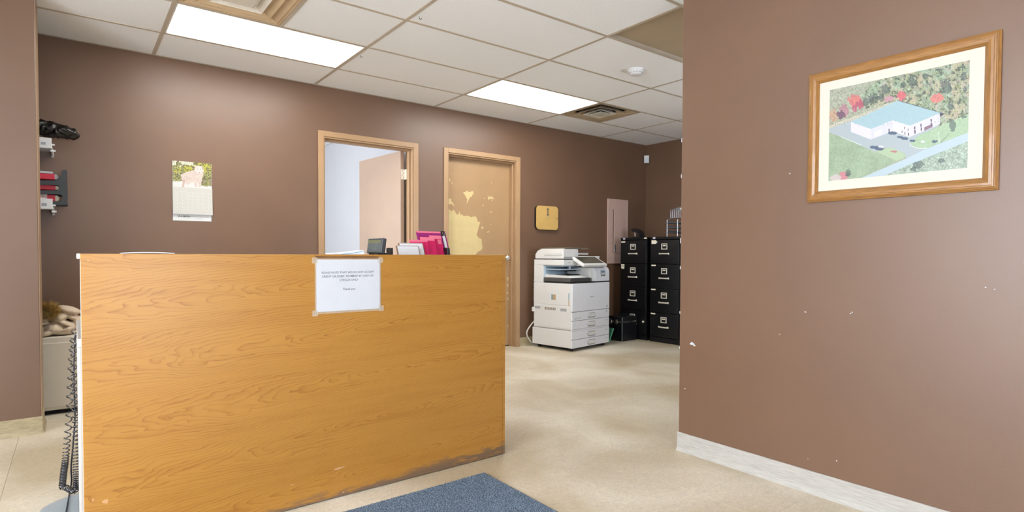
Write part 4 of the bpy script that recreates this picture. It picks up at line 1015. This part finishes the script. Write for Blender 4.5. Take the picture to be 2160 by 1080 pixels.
# ------------------------------------------------------------------ copier
CA = math.radians(8.5)
cp = thing('photocopier', 'white office photocopier with four paper drawers against the brown wall', 'photocopier', (4.264, 4.483, 0), CA)
def CB(name, m, *boxes, parent=None, bev=.004, seg=2):
    q = MB()
    for b in boxes: q.box(*b, bev, seg)
    return q.build(name, m, parent or cp, local=True)
W_, DP = .700, .565
CB('base_tray', DARK, (.03, W_-.03, .04, DP-.03, .028, .045), bev=0)
for x in (.05, W_-.05):
    for y in (.05, DP-.06): MB().cyl((x-.012, y, .018), (x+.012, y, .018), .018, seg=14).box(x-.02, x+.02, y-.015, y+.015, .02, .036).build('caster', BLACKP, cp, local=True)
CB('cabinet_body', COPW, (0, W_, .012, DP+.01, .036, .228), (0, W_, .012, DP-.01, .232, .742), bev=.006)
CB('side_cover', COPW, (-.004, .004, .02, .40, .50, .735), (-.004, .004, .02, DP-.03, .245, .49), bev=.003)
for z0, z1, nm in ((.036, .127, 0), (.131, .222, 1), (.242, .332, 2), (.336, .430, 3)):
    d = CB('paper_drawer', COPG, (0, W_, -.004, .014, z0, z1), bev=.004)
    zc = (z0+z1)/2-.005
    q = MB(); q.prism(rrect(.278, .432, zc-.030, zc+.030, .028), lambda u, v, w: (u, -.004-w, v), -.003, .0012); q.build('handle_recess', COPL, d, local=True)
    q = MB(); q.prism(rrect(.283, .420, zc-.014, zc+.024, .018), lambda u, v, w: (u, -.004-w, v), 0, .012); q.build('handle', COPW, d, local=True)
    CB('size_mark', COPL, (.635, .655, -.0048, -.0038, zc+.014, zc+.022), parent=d, bev=0)
CB('front_spacer', COPG, (0, W_, -.002, .014, .2235, .2405), bev=.001)
CB('gap_shade_plate', COPD, (.003, W_-.003, .0085, .0118, .038, .745), bev=0)  # dark plate added over the white body to shade the gaps between drawers
fd = CB('front_door', COPG, (0, W_, -.006, .014, .434, .742), bev=.006)
text('printed_text', 'RICOH', .024, INKD, fd, face_mat((.36, -.0064, .585), (1, 0, 0), (0, 0, 1)), local=True)
CB('energy_mark', COPL, (.640, .660, -.0068, -.0058, .448, .475), parent=fd, bev=0)
CB('printed_line', COPL, (.035, .165, -.0048, -.0038, .362, .3655), (.035, .145, -.0048, -.0038, .350, .3535), bev=0)
CB('level_marks', COPL, *[(.642, .66, -.0048, -.0038, .395+.012*k, .402+.012*k) for k in range(3)], bev=0)
CB('black_seam', DARK, (-.001, W_+.001, -.003, .40, .742, .754), bev=.001)
# output bay: back wall, right block, left column, tray
CB('bay_back', COPB, (.02, W_-.02, .395, .42, .75, .94), bev=0)
CB('bay_ceiling', COPB, (.02, W_-.16, .14, .41, .925, .938), bev=0)
CB('left_column', COPW, (0, .045, .418, DP-.012, .742, .94), bev=.004)
CB('rear_housing', COPW, (.03, W_, .42, DP-.012, .742, .94), bev=.004)
rb = MB()
rb.prism([(.0, .756), (.0, .86), (.012, .895), (.03, .912), (.055, .918), (.36, .918), (.36, .756)], lambda u, v, w: (w, u, v), .435, W_); rblk = autosmooth(rb.build('right_block', COPG, cp, local=True), 35)
CB('block_cheek', COPW, (.36, .437, .03, .36, .756, .914), bev=.006)
lb_ = CB('status_label', PAPER, (.520, .62, -.0012, .0, .83, .878), parent=rblk, bev=0)
CB('status_window', mat('label_blue', '5b7c96', .5), (.535, .605, -.0020, -.0010, .852, .872), parent=rblk, bev=0)
text('printed_text', 'MP 3055', .024, INKD, rblk, face_mat((.575, -.0016, .826-.008), (1, 0, 0), (0, 0, 1)), local=True, ex=.0008)
CB('output_tray', COPD, (.004, .40, .03, .41, .756, .80), bev=.006)
q = MB(); q.prism([(.02, .802), (.395, .802), (.395, .835), (.05, .82)], lambda u, v, w: (w, u, v), .02, .30); q.build('paper_exit', COPW, cp, local=True)
CB('exit_slot', DARK, (.05, .28, .105, .12, .826, .833), bev=0)
CB('exit_guide', BLACKP, (.20, .438, .18, .36, .81, .835), (.26, .42, .22, .38, .868, .882), bev=.004)
q = MB(); q.cyl((.44, .10, .79), (.44, .30, .80), .025, seg=14); q.build('exit_roller', BLACKP, cp, local=True)
CB('bay_shelf', COPB, (.03, .43, .15, .41, .885, .897), bev=.002)
CB('bay_strut', COPW, (.16, .175, .16, .175, .90, .94), bev=.001)
# scanner and feeder
sc_ = CB('scanner_unit', COPW, (0, W_-.01, .118, DP-.012, .938, 1.002), bev=.006)
text('printed_text', 'RICOH', .016, INKD, sc_, face_mat((.10, .1176, .967), (1, 0, 0), (0, 0, 1)), local=True)
CB('platen_seam', DARK, (-.001, W_-.010, .116, DP-.02, 1.0015, 1.011), bev=.001)
CB('platen_cover', COPW, (.006, W_-.02, .122, DP-.03, 1.010, 1.040), bev=.006)
fe = MB(); fe.prism([(.122, 1.012), (.122, 1.112), (.135, 1.122), (.44, 1.122), (.50, 1.10), (.535, 1.06), (.535, 1.012)], lambda u, v, w: (w, u, v), .004, .262)
autosmooth(fe.build('document_feeder', COPW, cp, local=True), 30)
CB('feeder_groove', mat('copier_shade_white', 'c8c8c6', .45), (-.0005, .01, .15, .40, 1.045, 1.075), bev=.003)
CB('document_tray', COPW, (.26, .51, .16, .44, 1.055, 1.078), bev=.006)
q = MB(); q.prism([(.03, 1.128), (.20, 1.140), (.28, 1.136), (.36, 1.122), (.48, 1.132), (.48, 1.124), (.36, 1.112), (.28, 1.122), (.03, 1.120)], lambda u, v, w: (u, w, v), .126, .50); q.build('feeder_lid', mat('smoke_plastic', '6b6558', .35), cp, local=True)
# control panel, tilted toward the user
Mp = Matrix.Translation((.385, .045, .972)) @ Matrix.Rotation(math.radians(28), 4, 'X') @ Matrix.Rotation(math.radians(0), 4, 'Y')
q = MB(); q.box(-.225, .225, -.085, .115, -.016, .016, .008, 3, M=Mp); pnl = q.build('control_panel', COPW, cp, local=True)
q = MB(); q.box(-.19, .195, -.055, .10, .0155, .0175, .001, 1, M=Mp); q.build('touch_screen', SCREEN, pnl, local=True)
CB('panel_neck', COPW, (.25, .56, .06, .14, .93, .975), bev=.006)
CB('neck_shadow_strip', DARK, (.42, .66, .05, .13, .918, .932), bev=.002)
# left side details
CB('transfer_label', mat('label_teal', '6f9aa5', .5), (-.0052, -.003, .268, .288, .555, .615), bev=0)
CB('transfer_label', mat('label_tan', 'b59a77', .5), (-.0052, -.003, .225, .267, .555, .615), bev=0)
CB('warning_strip', mat('label_tan', 'b59a77', .5), (-.0052, -.003, .035, .045, .50, .56), bev=0)
CB('warning_strip', mat('label_teal', '6f9aa5', .5), (-.0052, -.003, .035, .045, .562, .64), bev=0)
CB('vent_slot', mat('vent_brown', '8b8172', .6), *[(-.0052, -.003, .226+.0235*k, .242+.0235*k, .438, .468) for k in range(7)], bev=0)
CB('grip_recess', COPL, (-.0052, -.003, .072, .157, .436, .466), (-.0052, -.003, .452, .532, .442, .470), bev=.002)
CB('rear_cover', COPL, (.012, .03, DP-.012, DP+.004, .50, .77), bev=.002)
CB('rear_tab', COPW, (-.014, .010, DP-.03, DP+.01, .405, .455), bev=.006)
q = MB()
for z in (.52, .58, .68, .74): q.sphere((.004, DP-.006, z), .009, seg=8)
q.build('rear_screw', COPD, cp, local=True)
cw = thing('copier_power_cord', 'white power cord curving from the copier side to the floor', 'cord', (4.10, 5.05, 0))
bY = 5.06
pts = [onY(x, y, bY) for x, y in ((1127, 677), (1121, 684), (1114, 694), (1111, 702), (1113, 711), (1118, 719))]+[onZ(1126, 727, .006), onZ(1134, 729, .006)]
MB().tube(spline(pts), .008, 8).build('cord', mat('grey_white_cord', 'c4c2bb', .5), cw, smooth=True)

# ------------------------------------------------------------------ wall shelves at the left
SD0, SX1 = D-.25, -.108
def shelf(z, label):
    t = thing('wall_shelf', label, 'shelf', (-.6, D, z), group='white wall shelves')
    MB().box(-1.35, SX1, SD0, D-.02, z-.006, z+.004, .001, 1).build('board', WHITEP, t)
    MB().box(-1.35, SX1, SD0-.004, SD0+.002, z-.014, z+.055, .002, 1).build('front_lip', WHITEP, t)
    for x in (SX1-.002, -1.2):
        b = MB(); b.prism([(D-.005, z-.034), (D-.005, z+.0), (SD0, z+.0), (SD0, z-.012), (D-.03, z-.034)], lambda u, v, w: (w, u, v), x-.004, x+.004)
        b.box(x-.004, x+.018, SD0, SD0+.008, z+.008, z+.018).box(x-.004, x+.022, SD0-.002, SD0+.006, z-.034, z-.022); b.box(x-.006, x+.006, D-.006, D, z-.04, z+.02); b.build('bracket', WHITEP, t)
    q = MB(); q.box(SX1-.055, SX1-.03, SD0-.0055, SD0-.004, z+.008, z+.024); q.box(SX1-.12, SX1-.075, SD0-.0055, SD0-.004, z+.002, z+.03); q.build('shelf_mark', COPL, t)
ZS1 = onY(108, 309, SD0)[2]; ZS2 = onY(108, 437, SD0)[2]
shelf(ZS1, 'white wall shelf holding the crumpled black bag'); shelf(ZS2, 'white wall shelf holding the black file organiser')
bb = thing('crumpled_bag', 'crumpled shiny black plastic bag drooping over the upper wall shelf', 'bag', (-.12, 4.98, ZS1+.02))
za = onY(120, 272, 4.93)[2]
blob_mesh([((-.30, 4.99, za+.01), (.16, .10, .052), 0, 0), ((-.14, 4.97, za+.002), (.13, .09, .044), 0, .12), ((-.04, 4.95, za-.012), (.075, .07, .034), 0, .28), ((-.09, 4.94, za-.018), (.07, .05, .036), 0, .1), ((.0, 4.94, za-.018), (.035, .04, .026), 0, .3)], .007, 'bag_body', BAGM, bb, 1, .011, 26, True)
fo = thing('file_organiser', 'black file organiser of red folders overhanging the lower wall shelf', 'file organiser', (-.15, 4.97, ZS2))
S1 = 589/120.
def opx(x, y, yy=4.93): q_ = onY(70+x/S1, 240+y/S1, yy); return (q_[0], q_[2])
def arc(cx, cy, r, a0, a1, n=6): return [(cx+r*math.cos(math.radians(a0+(a1-a0)*k/n)), cy+r*math.sin(math.radians(a0+(a1-a0)*k/n))) for k in range(n+1)]
out = [(-250, 690), (205, 690)]+arc(235, 655, 35, 80, 20, 4)+[(292, 620), (298, 590), (310, 580), (340, 580), (351, 592), (351, 945), (-250, 945), (-250, 905), (245, 905)]+arc(270, 870, 35, 90, -90, 8)+[(228, 832), (-250, 832), (-250, 792), (225, 792)]+arc(240, 764, 28, 80, -80, 8)+[(228, 736), (-250, 736)]
for yy, nm in ((4.93, 'side_plate'), (5.09, 'side_plate')):
    MB().prism([opx(x, y) for x, y in out], lambda u, v, w: (u, w, v), yy, yy+.006).build(nm, mat('charcoal_sheet', '34383b', .5), fo)
pB = [opx(300, 940), opx(351, 940)]
MB().box(opx(345, 600)[0]-.003, opx(351, 600)[0], 4.936, 5.09, opx(345, 940)[1], opx(345, 590)[1]).build('back_plate', mat('charcoal_sheet', '34383b', .5), fo)
for k, (ya, yb, xe) in enumerate(((620, 682, 222), (738, 790, 230), (838, 902, 228))):
    (xa, z1), (_, z0) = opx(xe, ya), opx(xe, yb)
    t = thing('red_folder', 'red folder with white pages lying in the %s slot of the file organiser' % ('top', 'middle', 'bottom')[k], 'folder', (xa-.2, 5.0, z0), group='red folders in the file organiser')
    MB().box(xa-.34, xa, 4.945, 5.085, z0+.001, z1-.001, .003, 2).build('cover', RED, t)
    xe2 = opx(xe+45, ya)[0]
    MB().prism([(xa-.05, z0+.003), (xa-.05, z1-.002), (xe2-.012, z1-.004), (xe2, (z0+z1)/2), (xe2-.010, z0+.004)], lambda u, v, w: (u, w, v), 4.95, 5.08).build('pages', PAPERC if k else PAPER, t)
    if k == 0: MB().box(xa-.34, xa-.01, 4.946, 5.08, z1, z1+.014, .002).build('loose_pages', PAPER, t)
    if k == 2: MB().box(xa-.16, opx(143, ya)[0], 4.9435, 4.9455, z0+.002, z1+.016).build('wrapper', mat('printed_wrapper', 'cbb3ae', .5, var=.5, vscale=90), t)

# ------------------------------------------------------------------ low cabinet and parka
lc = thing('low_cabinet', 'cream metal low cabinet against the wall under a parka', 'cabinet', (-.3, 4.94, 0))
MB().box(-1.0, .34, 4.744, D-.012, .03, .508, .006, 2).build('body', CABW, lc)
MB().box(-.98, .32, 4.78, D-.03, 0, .03).build('plinth', DARK, lc)
MB().box(-.98, -.325, 4.738, 4.746, .05, .47, .003, 1).build('door', CABW, lc)
MB().box(-.32, .33, 4.738, 4.746, .05, .47, .003, 1).build('door', CABW, lc)
pk = thing('parka', 'folded beige parka with a fur trimmed hood on the low cabinet', 'parka', (-.08, 4.92, .51))
def C7(x, y, yy=4.90): return onY(60+x/4.154, 620+y/4.154, yy)
parts = []
for (x, y, rx, rz_, yy, tilt_, ry) in ((215, 305, .068, .040, 4.84, .12, .085), (60, 320, .085, .034, 4.85, -.15, .09), (150, 365, .07, .022, 4.83, -.28, .085), (350, 140, .070, .024, 4.90, .30, .10), (275, 205, .050, .030, 4.87, -.45, .09), (395, 205, .052, .019, 4.90, .38, .09), (425, 245, .026, .030, 4.88, .1, .08), (335, 258, .060, .018, 4.86, .40, .09), (330, 305, .060, .018, 4.85, -.28, .09), (300, 340, .08, .018, 4.88, 0, .10), (30, 400, .06, .022, 4.80, -.4, .06), (420, 330, .08, .03, 4.96, 0, .12), (120, 230, .09, .055, 4.98, 0, .10), (330, 240, .10, .05, 5.0, .2, .09)):
    c = C7(x, y, yy); parts.append(((c[0], yy, max(c[2], .512+rz_*.75)), (rx, ry, rz_), 0, tilt_))
blob_mesh(parts, .0055, 'coat_body', COATM, pk, 1, .0028, 26, True, .5095)
# fur ruff
fc = Vector(C7(170, 145, 4.775)); rf = random.Random(9); q = MB()
pv, pf = [], []
for k in range(8000):
    th = rf.uniform(0, 2*math.pi); ph = rf.gauss(0, .75)
    d = Vector((math.cos(th)*math.cos(ph)*1.0, -abs(math.sin(ph))*.9-.05+rf.gauss(0, .25), math.sin(th)*math.cos(ph)*.85)).normalized()
    base = fc+Vector((d.x*.034, d.y*.025, d.z*.030))+Vector((rf.gauss(0, .006), rf.gauss(0, .006), rf.gauss(0, .006)))
    ln = rf.uniform(.022, .042); tip = base+d*ln+Vector((rf.gauss(0, .007), rf.gauss(0, .004), rf.gauss(0, .007)-.004))
    s_ = d.cross(Vector((rf.random(), rf.random(), rf.random()))).normalized()*.0008
    n0 = len(pv); pv += [base-s_, base+s_, tip]; pf.append((n0, n0+1, n0+2))
me = bpy.data.meshes.new('fur_trim'); Mi = XF[pk.name].inverted(); me.from_pydata([Mi @ v for v in pv], [], pf); me.materials.append(FURM)
o = bpy.data.objects.new('fur_trim', me); COL.objects.link(o); o.parent = pk; tag(o, kind='stuff'); q.b.free()
MB().sphere(fc+Vector((0, .01, 0)), .036, (1, .7, .9), 16).build('hood_roll', FURM, pk, smooth=True)

# ------------------------------------------------------------------ small wire hooks left in the ceiling
for (x, y, lb) in ((884, 36, 'small black wire hook in the ceiling by the grid crossing'), (760, 117, 'small black wire hook in the ceiling beside the long lamp end')):
    c = onZ(x, y, H); t = thing('ceiling_hook', lb, 'hook', tuple(c), group='wire hooks in the ceiling')
    MB().tube([(c[0], c[1], H+.005), (c[0], c[1], H-.008), (c[0]+.008, c[1]-.006, H-.016), (c[0]+.014, c[1]-.01, H-.008)], .0022, 6).build('wire', COPD, t)
